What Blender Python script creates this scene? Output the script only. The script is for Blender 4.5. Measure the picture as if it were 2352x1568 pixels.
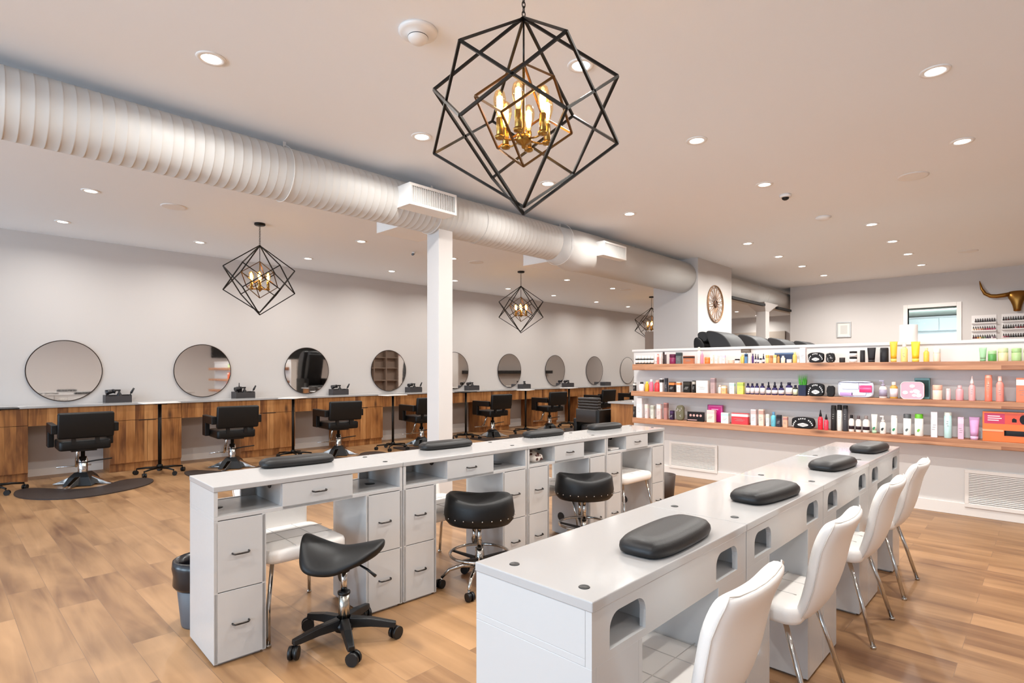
import bpy, math, random
from mathutils import Matrix, Vector
PI=math.pi; R=math.radians
random.seed(7)
for o in list(bpy.data.objects): bpy.data.objects.remove(o)
S=bpy.context.scene
COL=S.collection
# ---------------- camera ----------------
CAMH=1.35; YAW=R(43.8)
cd=bpy.data.cameras.new('camera'); cd.sensor_width=36; cd.lens=1290/2352*36; cd.shift_y=66/2352
cd.clip_start=0.05; cd.clip_end=100
cam=bpy.data.objects.new('camera',cd); COL.objects.link(cam)
cam.location=(0,0,CAMH); cam.rotation_euler=(R(90),0,YAW); S.camera=cam
# ---------------- light levels ----------------
P_DOWN=16.5; P_WIN=170.0; P_BULB=15; P_ROOM=45; WSTR=1.0
# ---------------- exposure, world, daylight ----------------
S.view_settings.view_transform='Standard'; S.view_settings.look='None'
S.view_settings.exposure=0.50; S.view_settings.gamma=1; S.view_settings.use_curve_mapping=False
W_=bpy.data.worlds.new('world'); S.world=W_; W_.use_nodes=True
W_.node_tree.nodes['Background'].inputs[0].default_value=(0.75,0.86,1,1)
W_.node_tree.nodes['Background'].inputs[1].default_value=WSTR
C_DOWN=(1,0.985,0.945); C_BULB=(1,0.76,0.5)
def area(name,loc,rot,sx,sy,power,color,shape='RECTANGLE',spread=PI):
    l=bpy.data.lights.new(name,'AREA'); l.shape=shape; l.size=sx
    if shape=='RECTANGLE': l.size_y=sy
    l.energy=power; l.color=color; l.spread=spread
    o=bpy.data.objects.new(name,l); COL.objects.link(o); o.location=loc; o.rotation_euler=rot
    return o
WINX=[(-8.6,-5.6),(-4.9,-1.9),(-1.2,1.8)]
for (a,b),k in zip(WINX,(.95,1.0,.9)):
    area('daylight',((a+b)/2,-6.25,1.55),(R(122),0,0),2.9,2.3,P_WIN*k,(0.6,0.8,1))
area('backroom_light',(-1.6,13.3,2.3),(R(75),0,0),1.6,.5,P_ROOM,(0.9,0.96,1))

# ---------------- helpers ----------------
def lin(h):
    if isinstance(h,str):
        c=[int(h[i:i+2],16)/255 for i in (0,2,4)]
    else: c=h
    return tuple(((x/12.92) if x<=0.04045 else ((x+0.055)/1.055)**2.4) for x in c)+(1,)
MATS={}
def mat(color,rough=0.5,metal=0.0,coat=0.0,bump=0.0,bscale=60,spec=0.5,key=None):
    k=key or (color,rough,metal,coat,bump,bscale,spec)
    if k in MATS: return MATS[k]
    m=bpy.data.materials.new('mat_'+(color if isinstance(color,str) else 'c')); m.use_nodes=True
    nt=m.node_tree; b=nt.nodes['Principled BSDF']
    b.inputs['Base Color'].default_value=lin(color); b.inputs['Roughness'].default_value=rough
    b.inputs['Metallic'].default_value=metal; b.inputs['Coat Weight'].default_value=coat
    b.inputs['Specular IOR Level'].default_value=spec
    tc=nt.nodes.new('ShaderNodeTexCoord'); n=nt.nodes.new('ShaderNodeTexNoise'); n.inputs['Scale'].default_value=bscale
    nt.links.new(tc.outputs['Object'],n.inputs['Vector'])
    # slight procedural variation of roughness so that no surface is perfectly uniform
    mr=nt.nodes.new('ShaderNodeMapRange'); mr.inputs['To Min'].default_value=max(0,rough-0.04); mr.inputs['To Max'].default_value=min(1,rough+0.04)
    nt.links.new(n.outputs['Fac'],mr.inputs['Value']); nt.links.new(mr.outputs['Result'],b.inputs['Roughness'])
    if bump>0:
        bp=nt.nodes.new('ShaderNodeBump'); bp.inputs['Strength'].default_value=bump; bp.inputs['Distance'].default_value=0.003
        nt.links.new(n.outputs['Fac'],bp.inputs['Height']); nt.links.new(bp.outputs['Normal'],b.inputs['Normal'])
    MATS[k]=m; return m
def emis(color,strength,key):
    if key in MATS: return MATS[key]
    m=bpy.data.materials.new('emit_'+key); m.use_nodes=True; nt=m.node_tree; nt.nodes.clear()
    o=nt.nodes.new('ShaderNodeOutputMaterial'); e=nt.nodes.new('ShaderNodeEmission')
    e.inputs[0].default_value=tuple(color)+(1,); e.inputs[1].default_value=strength
    nt.links.new(e.outputs[0],o.inputs[0]); MATS[key]=m; return m
def glassy(tint,fac,rough,key):
    if key in MATS: return MATS[key]
    m=bpy.data.materials.new(key); m.use_nodes=True; nt=m.node_tree; nt.nodes.clear()
    o=nt.nodes.new('ShaderNodeOutputMaterial'); t=nt.nodes.new('ShaderNodeBsdfTransparent'); g=nt.nodes.new('ShaderNodeBsdfGlossy')
    t.inputs[0].default_value=tuple(tint)+(1,); g.inputs['Roughness'].default_value=rough
    mx=nt.nodes.new('ShaderNodeMixShader'); mx.inputs[0].default_value=fac
    nt.links.new(t.outputs[0],mx.inputs[1]); nt.links.new(g.outputs[0],mx.inputs[2]); nt.links.new(mx.outputs[0],o.inputs[0])
    MATS[key]=m; return m
def woodmat(key,c_lo,c_mid,c_hi,plank,length,axis,rough,streak=0.5,gap=0.002,grain=(1.2,22),gapcol='2a1a10',knots=0.35,contrast=1.0,loc='Object',ptone=0.34):
    """planks: axis 'X','Y','Z' = direction of the grain"""
    m=bpy.data.materials.new(key); m.use_nodes=True; nt=m.node_tree; N=nt.nodes; L=nt.links
    b=N['Principled BSDF']; b.inputs['Roughness'].default_value=rough
    tc=N.new('ShaderNodeTexCoord'); sx=N.new('ShaderNodeSeparateXYZ'); L.new(tc.outputs[loc],sx.inputs[0])
    def comb(u,v,w):
        c=N.new('ShaderNodeCombineXYZ'); L.new(u,c.inputs[0]); L.new(v,c.inputs[1])
        if w is not None: L.new(w,c.inputs[2])
        return c.outputs[0]
    x,y,z=sx.outputs
    g={'X':(x,y,z),'Y':(y,x,z),'Z':(z,y,x),'XZ':(x,z,y)}[axis]
    v3=comb(g[0],g[1],g[2]); vo_=N.new('ShaderNodeVectorMath'); vo_.operation='ADD'; L.new(v3,vo_.inputs[0]); vo_.inputs[1].default_value=(0.31,0.037,0)
    vs_=N.new('ShaderNodeSeparateXYZ'); L.new(vo_.outputs[0],vs_.inputs[0]); v=comb(vs_.outputs[0],vs_.outputs[1],None)
    br=N.new('ShaderNodeTexBrick'); L.new(v,br.inputs['Vector']); br.inputs['Scale'].default_value=1
    br.inputs['Brick Width'].default_value=length; br.inputs['Row Height'].default_value=plank
    br.inputs['Mortar Size'].default_value=gap; br.inputs['Mortar Smooth'].default_value=0.1; br.inputs['Bias'].default_value=0
    br.offset=0.37; br.inputs['Color1'].default_value=(0,0,0,1); br.inputs['Color2'].default_value=(1,1,1,1); br.inputs['Mortar'].default_value=(0.5,0.5,0.5,1)
    # per plank offset of the grain
    mp=N.new('ShaderNodeMapping'); L.new(v3,mp.inputs['Vector']); mp.inputs['Scale'].default_value=(grain[0],grain[1],grain[1])
    cx=N.new('ShaderNodeVectorMath'); cx.operation='MULTIPLY_ADD'; L.new(br.outputs['Color'],cx.inputs[0]); cx.inputs[1].default_value=(9,17,5); L.new(mp.outputs[0],cx.inputs[2])
    n1=N.new('ShaderNodeTexNoise'); L.new(cx.outputs[0],n1.inputs['Vector']); n1.inputs['Scale'].default_value=1; n1.inputs['Detail'].default_value=6; n1.inputs['Distortion'].default_value=1.2
    mp2=N.new('ShaderNodeMapping'); L.new(v3,mp2.inputs['Vector']); mp2.inputs['Scale'].default_value=(grain[0]*0.9,grain[1]*0.25,grain[1]*0.25)
    c2=N.new('ShaderNodeVectorMath'); c2.operation='MULTIPLY_ADD'; L.new(br.outputs['Color'],c2.inputs[0]); c2.inputs[1].default_value=(31,7,3); L.new(mp2.outputs[0],c2.inputs[2])
    n2=N.new('ShaderNodeTexNoise'); L.new(c2.outputs[0],n2.inputs['Vector']); n2.inputs['Scale'].default_value=1; n2.inputs['Detail'].default_value=3; n2.inputs['Distortion'].default_value=0.6
    # tone = mix of plank tone, fine grain, large streaks
    def math_(op,a,b_):
        q=N.new('ShaderNodeMath'); q.operation=op
        for i,s in enumerate((a,b_)):
            if isinstance(s,(int,float)): q.inputs[i].default_value=s
            else: L.new(s,q.inputs[i])
        return q.outputs[0]
    sep=N.new('ShaderNodeSeparateColor'); L.new(br.outputs['Color'],sep.inputs[0])
    t=math_('ADD',math_('MULTIPLY',sep.outputs[0],ptone*contrast),math_('MULTIPLY',n1.outputs['Fac'],0.5*contrast))
    t=math_('ADD',t,math_('MULTIPLY',n2.outputs['Fac'],streak))
    t=math_('SUBTRACT',t,(ptone*0.5+0.25)*contrast+streak*0.5-0.5)
    cr=N.new('ShaderNodeValToRGB'); L.new(t,cr.inputs[0])
    e=cr.color_ramp.elements; e[0].position=0.28; e[0].color=lin(c_lo); e[1].position=0.78; e[1].color=lin(c_hi)
    em=cr.color_ramp.elements.new(0.5); em.color=lin(c_mid)
    # knots
    vo=N.new('ShaderNodeTexVoronoi'); mp3=N.new('ShaderNodeMapping'); L.new(v3,mp3.inputs['Vector']); mp3.inputs['Scale'].default_value=(1.5,4.5,4.5); L.new(mp3.outputs[0],vo.inputs['Vector']); vo.inputs['Scale'].default_value=1
    kr=N.new('ShaderNodeValToRGB'); L.new(vo.outputs['Distance'],kr.inputs[0]); kr.color_ramp.elements[0].position=0.03; kr.color_ramp.elements[0].color=(knots,)*3+(1,)
    kr.color_ramp.elements[1].position=0.16; kr.color_ramp.elements[1].color=(0,0,0,1)
    mk=N.new('ShaderNodeMixRGB'); mk.blend_type='MIX'; L.new(kr.outputs[0],mk.inputs[0]); L.new(cr.outputs[0],mk.inputs[1]); mk.inputs[2].default_value=lin(gapcol)
    mg=N.new('ShaderNodeMixRGB'); L.new(br.outputs['Fac'],mg.inputs[0]); L.new(mk.outputs[0],mg.inputs[1]); mg.inputs[2].default_value=lin(gapcol)
    L.new(mg.outputs[0],b.inputs['Base Color'])
    bp=N.new('ShaderNodeBump'); bp.inputs['Strength'].default_value=0.15; bp.inputs['Distance'].default_value=0.002
    L.new(n1.outputs['Fac'],bp.inputs['Height']); L.new(bp.outputs[0],b.inputs['Normal'])
    MATS[key]=m; return m
def wallpaint(key,c,rough=0.85):
    m=mat(c,rough,0,0,0.08,35,0.3,key=key); return m

class MB:
    def __init__(s): s.v=[]; s.f=[]; s.sm=[]; s.mi=[]; s.M=None; s.cur=0
    def add(s,vs,fs,smooth=False):
        b=len(s.v)
        for p in vs:
            p=Vector(p)
            if s.M is not None: p=s.M@p
            s.v.append(tuple(p))
        for f in fs: s.f.append([b+i for i in f]); s.sm.append(smooth); s.mi.append(s.cur)
        return s
    def box(s,x0,x1,y0,y1,z0,z1):
        v=[(x,y,z) for z in (z0,z1) for y in (y0,y1) for x in (x0,x1)]
        return s.add(v,[(0,2,3,1),(4,5,7,6),(0,1,5,4),(2,6,7,3),(0,4,6,2),(1,3,7,5)])
    def loft(s,rings,smooth=True,cap=True,closed=True):
        n=len(rings[0]); v=[p for r in rings for p in r]; f=[]
        for i in range(len(rings)-1):
            for j in range(n if closed else n-1):
                k=(j+1)%n; f.append((i*n+j,i*n+k,(i+1)*n+k,(i+1)*n+j))
        s.add(v,f,smooth)
        if cap:
            b=len(s.v)-len(v); s.f.append([b+j for j in range(n)][::-1]); s.sm.append(False); s.mi.append(s.cur)
            e=b+(len(rings)-1)*n; s.f.append([e+j for j in range(n)]); s.sm.append(False); s.mi.append(s.cur)
        return s
    def lathe(s,prof,n=20,c=(0,0,0)):
        return s.loft([[(c[0]+r*math.cos(2*PI*j/n),c[1]+r*math.sin(2*PI*j/n),c[2]+z) for j in range(n)] for r,z in prof])
    def cyl(s,p0,p1,r0,r1=None,n=14):
        if r1 is None: r1=r0
        return s.tube([p0,p1],[r0,r1],n)
    def tube(s,pts,r,n=10,sq=False):
        pts=[Vector(p) for p in pts]; rings=[]; up=None
        for i,p in enumerate(pts):
            a=pts[max(i-1,0)]; b=pts[min(i+1,len(pts)-1)]; t=(b-a).normalized()
            if up is None:
                up=Vector((0,0,1)) if abs(t.z)<0.9 else Vector((1,0,0))
            s1=t.cross(up).normalized(); up=s1.cross(t).normalized()
            rr=r[i] if isinstance(r,(list,tuple)) else r
            off=PI/4 if n==4 else 0
            rings.append([tuple(p+s1*rr*math.cos(2*PI*j/n+off)+up*rr*math.sin(2*PI*j/n+off)) for j in range(n)])
        return s.loft(rings,smooth=(n>4))
    def ring(s,c,Rr,r,n=28,m=8,axis='Z'):
        v=[];f=[]
        for i in range(n):
            a=2*PI*i/n
            for j in range(m):
                b=2*PI*j/m; q=Rr+r*math.cos(b); h=r*math.sin(b)
                if axis=='Z': p=(q*math.cos(a),q*math.sin(a),h)
                elif axis=='X': p=(h,q*math.cos(a),q*math.sin(a))
                else: p=(q*math.cos(a),h,q*math.sin(a))
                v.append((c[0]+p[0],c[1]+p[1],c[2]+p[2]))
        for i in range(n):
            for j in range(m):
                f.append((i*m+j,((i+1)%n)*m+j,((i+1)%n)*m+(j+1)%m,i*m+(j+1)%m))
        return s.add(v,f,True)
    def prism(s,outline,plane,a,b,smooth=False):
        """outline 2d; plane 'XY','XZ','YZ'; extruded from a to b along the third axis"""
        def P(p,t):
            return {'XY':(p[0],p[1],t),'XZ':(p[0],t,p[1]),'YZ':(t,p[0],p[1])}[plane]
        return s.loft([[P(p,a) for p in outline],[P(p,b) for p in outline]],smooth=smooth)
    def pad(s,x0,x1,y0,y1,z0,z1,r=0.03,e=0.015,n=5,puff=0.0):
        """cushion: rounded box"""
        def ring(ins,z):
            rr=max(r-ins,0.002); pts=[]
            for cx,cy,a0 in ((x1-ins-rr,y1-ins-rr,0),(x0+ins+rr,y1-ins-rr,90),(x0+ins+rr,y0+ins+rr,180),(x1-ins-rr,y0+ins+rr,270)):
                for k in range(n+1):
                    a=R(a0+90*k/n); pts.append((cx+rr*math.cos(a),cy+rr*math.sin(a),z))
            return pts
        rs=[ring(e,z0),ring(e*0.3,z0+e*0.3),ring(0,z0+e),ring(0,z1-e),ring(e*0.3,z1-e*0.3),ring(e,z1)]
        if puff: rs.append(ring(min(e*3,(x1-x0)*0.3,(y1-y0)*0.3),z1+puff))
        return s.loft(rs)
    def build(s,name,m,parent=None,loc=None,rot=None,bevel=0.0,seg=2):
        me=bpy.data.meshes.new(name); me.from_pydata(s.v,[],s.f)
        me.polygons.foreach_set('use_smooth',s.sm)
        ms=m if isinstance(m,(list,tuple)) else [m]
        for q in ms: me.materials.append(q)
        me.polygons.foreach_set('material_index',[min(i,len(ms)-1) for i in s.mi]); me.update()
        import bmesh
        bm=bmesh.new(); bm.from_mesh(me); bmesh.ops.recalc_face_normals(bm,faces=bm.faces); bm.to_mesh(me); bm.free()
        o=bpy.data.objects.new(name,me); COL.objects.link(o)
        if parent is not None: o.parent=parent
        if loc: o.location=loc
        if rot: o.rotation_euler=rot
        if bevel>0:
            b=o.modifiers.new('bevel','BEVEL'); b.width=bevel; b.segments=seg; b.limit_method='ANGLE'; b.angle_limit=R(40)
            b.harden_normals=False
        return o
def tag(o,label=None,cat=None,group=None,kind=None):
    if label: o['label']=label
    if cat: o['category']=cat
    if group: o['group']=group
    if kind: o['kind']=kind
    return o
def thing(name,label,cat,loc=(0,0,0),rz=0,group=None):
    o=bpy.data.objects.new(name,None); COL.objects.link(o); o.empty_display_size=0.1
    o.location=loc; o.rotation_euler=(0,0,rz); return tag(o,label,cat,group)
def dup(root,loc,rz,label,group=None):
    r=root.copy(); COL.objects.link(r); r.location=loc; r.rotation_euler=(0,0,rz); r['label']=label
    if group: r['group']=group
    for ch in list(root.children):
        c=ch.copy(); COL.objects.link(c); c.parent=r
        for g in ch.children:
            d=g.copy(); COL.objects.link(d); d.parent=c
    return r
def struct(name,mb,m,parent=None,bevel=0.0):
    o=mb.build(name,m,parent,bevel=bevel)
    if parent is None: o['kind']='structure'
    return o
ORD=['first','second','third','fourth','fifth','sixth','seventh','eighth','ninth','tenth','eleventh','twelfth','thirteenth']

# ---------------- materials ----------------
WALL=wallpaint('wall_paint','cbc5c1'); CEIL=wallpaint('ceiling_paint','f1f4f8')
LAM=mat('c3c2c1',0.22,0,0.2,key='white_laminate'); LAMTOP=mat('b2b0af',0.14,0,0.3,key='gloss_top')
WTRIM=mat('e6e0da',0.45); WHITEPL=mat('efece8',0.35)
BLK=mat('0d0c0c',0.45,0,0,0.12,180,0.33,key='black_vinyl'); BLKPL=mat('111112',0.38,spec=0.4,key='black_plastic'); CUSH=mat('1b1919',0.45,0,0,0.12,200,0.35,key='cushion_vinyl')
CHROME=mat('c9c7c4',0.1,1.0,key='chrome'); DKMET=mat('4a4644',0.3,1.0,key='dark_metal'); BLKMET=mat('25221f',0.35,0.7,key='black_iron')
GOLD=mat('a98446',0.28,1.0,key='antique_gold'); BRONZE=mat('8a6230',0.3,1.0,key='bronze')
WVIN=mat('f0ebe6',0.38,key='white_vinyl',bump=0.1,bscale=150)
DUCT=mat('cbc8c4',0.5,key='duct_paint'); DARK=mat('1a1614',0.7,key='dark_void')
MIRROR=mat('f2f0ee',0.015,1.0,key='mirror_glass')
FLOORM=woodmat('floor_oak','6b482e','9b7550','b88e65',0.185,1.25,'X',0.40,streak=0.85,gap=0.0012,grain=(1.0,11),gapcol='7d6048',knots=0.45,contrast=0.8,ptone=0.16)
CABM=woodmat('rustic_oak','70421f','a56c38','c89058',0.105,1.9,'Z',0.5,streak=0.75,gap=0.0008,grain=(1.6,18),gapcol='3a2010',knots=0.85,contrast=1.0,ptone=0.3)
SHELFM=woodmat('shelf_wood','935f42','ba8460','d3a480',0.4,3.5,'XZ',0.5,streak=0.7,gap=0.0,grain=(1.6,30),gapcol='4c2c18',knots=0.7)
# ================= ROOM =================
HC=3.10; XL=-9.34; XR=3.2; YF=-6.0; YB=12.63; YFAR=19.0; XS=-3.97
struct('floor',MB().box(XL-.1,XR+.1,YF-.6,YFAR+.1,-.06,0),FLOORM)
struct('ceiling',MB().box(XL-.1,XR+.1,YF-.1,YFAR+.1,HC,HC+.08),CEIL)
struct('wall_left',MB().box(XL-.1,XL,YF,YFAR,0,HC),WALL)
struct('wall_right',MB().box(XR,XR+.1,YF,YB+.1,0,HC),WALL)
struct('wall_far',MB().box(XL,XS,YFAR,YFAR+.1,0,HC),WALL)
struct('wall_side',MB().box(XS,XS+.1,YB+.12,YFAR,0,HC),WALL)
m=MB()
wx0,wx1,wz0,wz1=-1.917,-1.20,1.30,2.49
m.box(XS,wx0,YB,YB+.12,0,HC).box(wx1,XR,YB,YB+.12,0,HC).box(wx0,wx1,YB,YB+.12,0,wz0).box(wx0,wx1,YB,YB+.12,wz1,HC)
struct('wall_back',m,WALL)
m=MB()
edges=[XL]+[e for ab in WINX for e in ab]+[XR]
for i in range(0,len(edges),2): m.box(edges[i],edges[i+1],YF-.12,YF,0,HC)
for a,b in WINX: m.box(a,b,YF-.12,YF,0,.35).box(a,b,YF-.12,YF,2.75,HC)
struct('wall_front',m,WALL)
for i,(a,b) in enumerate(WINX):
    m=MB(); f=.05
    m.box(a,b,YF-.1,YF-.03,.35,.35+f).box(a,b,YF-.1,YF-.03,2.75-f,2.75).box(a,a+f,YF-.1,YF-.03,.35,2.75).box(b-f,b,YF-.1,YF-.03,.35,2.75).box((a+b)/2-.025,(a+b)/2+.025,YF-.1,YF-.03,.35,2.75)
    struct('window_%d'%(i+2),m,BLKMET)
# pass-through window in the back wall and the bluish room behind it
w=MB().box(wx0-.07,wx0,YB-.02,YB+.13,wz0-.07,wz1+.07).box(wx1,wx1+.07,YB-.02,YB+.13,wz0-.07,wz1+.07).box(wx0,wx1,YB-.02,YB+.13,wz1,wz1+.07).box(wx0,wx1,YB-.02,YB+.13,wz0-.07,wz0)
wo=struct('window_1',w,WTRIM,bevel=.004)
MB().box(wx0,wx1,YB+.05,YB+.055,wz0,wz1).build('pane',glassy((.93,.97,.97),.05,.02,'window_glass'),wo)
BLUE=mat('a4adac',0.5); 
m=MB().box(-3.6,1.0,15.2,15.3,0,2.55).box(-3.7,-3.6,YB+.13,15.3,0,2.55).box(1.0,1.1,YB+.13,15.3,0,2.55)
struct('wall_backroom',m,mat('f2f4f4',0.7))
struct('trim_1',MB().box(-3.7,1.1,YB+.13,15.3,2.52,2.60),mat('8f9a92',0.8))
t=thing('wall_cabinet','pale blue upper cabinets seen through the pass-through window','cabinet',(-2.2,15.19,2.19))
MB().box(-.9,2.6,-.35,0,0,.27).build('cabinet_body',BLUE,t)
for k in range(5): MB().box(-.9+.7*k+.006,-.2+.7*k-.006,-.372,-.351,.005,.265).build('door',BLUE,t,bevel=.003)
tag(MB().box(-.9,2.6,-.35,0,-.3,.03).build('worktop',mat('f6f6f6',.3),loc=(-2.2,15.19,1.6)),'white worktop shelf below the blue cabinets in the back room','worktop')
# column with the medallion
struct('wall_column',MB().box(-4.72,-3.95,8.29,9.56,0,HC),WALL)
# square white post under the duct
struct('wall_post',MB().box(-4.35,-4.17,3.35,3.52,0,2.70),WALL,bevel=.004)
m=MB().box(-4.2,-4.02,11.35,11.55,0,2.52)
m.loft([[(-4.2,11.35,2.5),(-4.02,11.35,2.5),(-4.02,11.55,2.5),(-4.2,11.55,2.5)],[(-4.3,11.1,2.66),(-3.95,11.1,2.66),(-3.95,11.85,2.66),(-4.3,11.85,2.66)]],smooth=False)
struct('wall_far_post',m,WALL)
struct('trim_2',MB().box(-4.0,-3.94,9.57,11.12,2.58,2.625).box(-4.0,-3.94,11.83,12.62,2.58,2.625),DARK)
struct('trim_3',MB().box(-7.75,-6.1,18.9,18.99,2.28,2.60),mat('a99c90',0.7))
# half wall with shelves
struct('wall_half',MB().box(-4.11,1.6,6.69,6.84,0,1.60).box(-4.13,1.6,6.675,6.855,1.60,1.63),wallpaint('half_wall_paint','dedad6'),bevel=.003)
struct('baseboard_half',MB().box(-4.11,1.6,6.675,6.69,0,.115),WTRIM,bevel=.004)
struct('baseboard_back',MB().box(XS,XR,YB-.015,YB,0,.1),WTRIM)
struct('baseboard_left',MB().box(XL,XL+.012,YF,15.85,0,.09),WTRIM)
for z0,z1,nm in ((1.352,1.43,'topmost'),(1.012,1.075,'middle'),(.655,.725,'lowest')):
    o=MB().box(-4.0-(.02 if nm=='middle' else 0),1.5,-.11,.108,z0-z1,0).build('wall_shelf',SHELFM,loc=(0,6.58,z1),bevel=.006)
    tag(o,nm+' thick wooden shelf on the white half wall','shelf','wooden product shelves')
# louvred return air grilles
def grille(x0,x1,z0,z1,label):
    t=thing('air_grille',label,'vent',((x0+x1)/2,6.675,z0))
    w=(x1-x0)/2; h=z1-z0; f=.03
    MB().box(-w-f,w+f,-.012,0,-f,0).box(-w-f,w+f,-.012,0,h,h+f).box(-w-f,-w,-.012,0,0,h).box(w,w+f,-.012,0,0,h).build('frame',WTRIM,t,bevel=.002)
    m=MB(); n=18
    for k in range(n):
        z=h*(k+.5)/n; m.prism([(-.012,z-.006),(-.010,z-.0075),(-.001,z+.003),(-.003,z+.0045)],'YZ',-w,w)
    m.build('louvres',WTRIM,t)
    MB().box(-w,w,-.0012,-.0002,0,h).build('backing',mat('4a403a',.9),t)
grille(-3.54,-2.96,.12,.403,'louvred white air grille low on half wall, left of the near desk row')
grille(-.545,.03,.115,.40,'louvred white air grille low on half wall at the right edge')
# ================= DUCT =================
def duct_mesh(x,z,Rr,y0,y1,rib=0,n=40,step=.05,amp=.004):
    m=MB(); rings=[]
    y=y0; k=0; ys=[]
    if rib:
        while y<y1: ys+= [(y,0),(y+step*.04,0),(y+step*.84,0),(y+step*.87,amp),(y+step*.95,amp),(y+step*.98,0)]; y+=step
    else: ys=[(y0,0),(y1,0)]
    for yy,d in ys: rings.append([(x+(Rr+d)*math.cos(2*PI*j/n),yy,z+(Rr+d)*math.sin(2*PI*j/n)) for j in range(n)])
    return m.loft(rings,smooth=True)
t=thing('air_duct','long white round air duct hung under ceiling from left edge to column','duct',(-4.27,0,2.86))
duct_mesh(0,0,.20,-5.9,3.9,rib=1,step=.062,amp=.0016).build('ribbed_section',DUCT,t)
duct_mesh(0,0,.205,3.9,5.1,rib=1,step=.062,amp=.0012).build('plain_section',DUCT,t)
m=MB(); rings=[]
for y,r,dz,dx in ((5.1,.205,0,0),(5.35,.23,-.02,.0),(5.45,.25,-.045,.03),(5.7,.245,-.04,.04),(8.289,.245,-.045,.05)):
    rings.append([(dx+r*math.cos(2*PI*j/40),y,dz+r*math.sin(2*PI*j/40)) for j in range(40)])
m.loft(rings).build('wide_section',DUCT,t)
for y in (1.9,3.32,5.25,6.9):
    MB().box(.03,.034,y-.012,y+.012,.14,.24).box(-.07,-.066,y-.012,y+.012,.14,.24).ring((0,y,0),.209 if y<5 else .247,.003,n=32,m=4,axis='Y').build('hanger_strap',WTRIM,t)
t=thing('air_duct','short white round duct seen right of the column','duct',(-4.23,9.56,2.83))
duct_mesh(0,0,.205,.002,9.4,rib=1,step=.6,amp=.002).build('duct_body',DUCT,t)
MB().box(.03,.034,2.0,2.02,.15,.27).ring((0,2.01,0),.208,.003,n=32,m=4,axis='Y').build('hanger_strap',WTRIM,t)
def ventbox(y0,y1,side,z0,z1,xo,label):
    # side=+1 faces +X
    xi=-4.27+side*.13
    t=thing('duct_vent',label,'vent',(xi,(y0+y1)/2,z0),0,'vent boxes on the long duct')
    w=(y1-y0)/2; d=(xo-xi); h=z1-z0
    a,b=(0,d) if d>0 else (d,0)
    MB().box(a,b,-w,w,0,.012).box(a,b,-w,w,h-.012,h).box(a,b,-w,-w+.012,.012,h-.012).box(a,b,w-.012,w,.012,h-.012).build('housing',WHITEPL,t,bevel=.002)
    f=.022; s=side; xx=(d,d+s*.008) if s>0 else (d+s*.008,d)
    MB().box(*xx,-w,w,0,f).box(*xx,-w,w,h-f,h).box(*xx,-w,-w+f,f,h-f).box(*xx,w-f,w,f,h-f).build('face_frame',WHITEPL,t)
    m=MB(); n=24
    for k in range(n):
        y=-w+f+(2*w-2*f)*(k+.5)/n; m.box(*sorted((d-s*.02,d+s*.003)),y-.0022,y+.0022,f,h-f)
    m.build('louvres',WHITEPL,t)
    MB().box(*sorted((d-s*.035,d-s*.03)),-w+.013,w-.013,.013,h-.013).build('backing',mat('5c524b',.9),t)
ventbox(2.83,3.35,1,2.76,2.945,-3.92,'white louvred vent box on the near side of duct, left of the post')
ventbox(5.66,6.16,1,2.744,2.917,-3.90,'white louvred vent box on the near side of duct, right of the post')
ventbox(3.12,3.64,-1,2.72,2.90,-4.86,'white vent box on the far side of duct, above the post')
ventbox(5.35,5.85,-1,2.70,2.88,-4.92,'white vent box on the far side of duct, right of the post')
# ================= CEILING FIXTURES =================
LENS=emis((1,.93,.84),9.0,'downlight_lens')
def make_down(f=1.0):
    t=thing('ceiling_light','x','light',(0,0,HC),0,'recessed round downlights')
    MB().lathe([(.052,-.002),(.052,-.006),(.075,-.006),(.078,0)],28).build('trim_ring',WHITEPL,t)
    MB().lathe([(.002,-.0035),(.05,-.0035),(.05,-.001),(.002,-.001)],24).build('lens',LENS,t)
    l=area('lamp_light',(0,0,-.02),(0,0,0),.09,0,P_DOWN*f,C_DOWN,'DISK',spread=R(160)); l.parent=t
    return t
dl={}
rows=[(-8.4,[1.11,2.59,4.14,5.69,7.15,8.64,10.17,11.88,13.38,15.1,16.7],'the line along the mirror wall'),
 (-6.76,[1.11,4.09,5.71,8.59,10.16,13.4,16.74,18.34],'the line over the styling chairs'),
 (-3.40,[-.4,1.106,2.568,4.031,5.445],'the line right of the duct'),
 (-3.02,[7.85,9.08,10.2,11.46],'the left line before the back wall'),
 (-1.945,[-.4,2.6,4.06,5.464],'the line between the desk rows'),
 (-1.55,[7.85,9.08,10.23,11.44],'the right line before the back wall'),
 (.97,[-.4,1.106,2.6,4.084,5.481],'the unseen line added right of the view'),  # added lamp row out of view, brightens the faces turned to +X
 (-.487,[-.4,2.6,4.084,5.481],'the rightmost line')]
for X,ys,rn in rows:
    for i,y in enumerate(ys):
        lab='recessed round downlight, %s from near end of %s'%(ORD[i],rn)
        f={-8.4:.66,-6.76:.9,-3.02:1.35,-1.55:1.35,.97:.35}.get(X,1.0)
        if f not in dl: dl[f]=make_down(f); dl[f].location=(X,y,HC); dl[f]['label']=lab
        else: dup(dl[f],(X,y,HC),0,lab)
t=thing('smoke_detector','round white smoke detector with black slit on ceiling left of big pendant','smoke detector',(-2.356,1.756,HC))
MB().lathe([(.1,0),(.1,-.012),(.085,-.02),(.055,-.022),(.05,-.045),(.035,-.06),(.002,-.062)],28).build('housing',WHITEPL,t)
MB().lathe([(.0505,-.026),(.0525,-.03),(.0525,-.036),(.0505,-.038)],28).build('vent_ring',BLKPL,t)
spk=None
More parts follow.
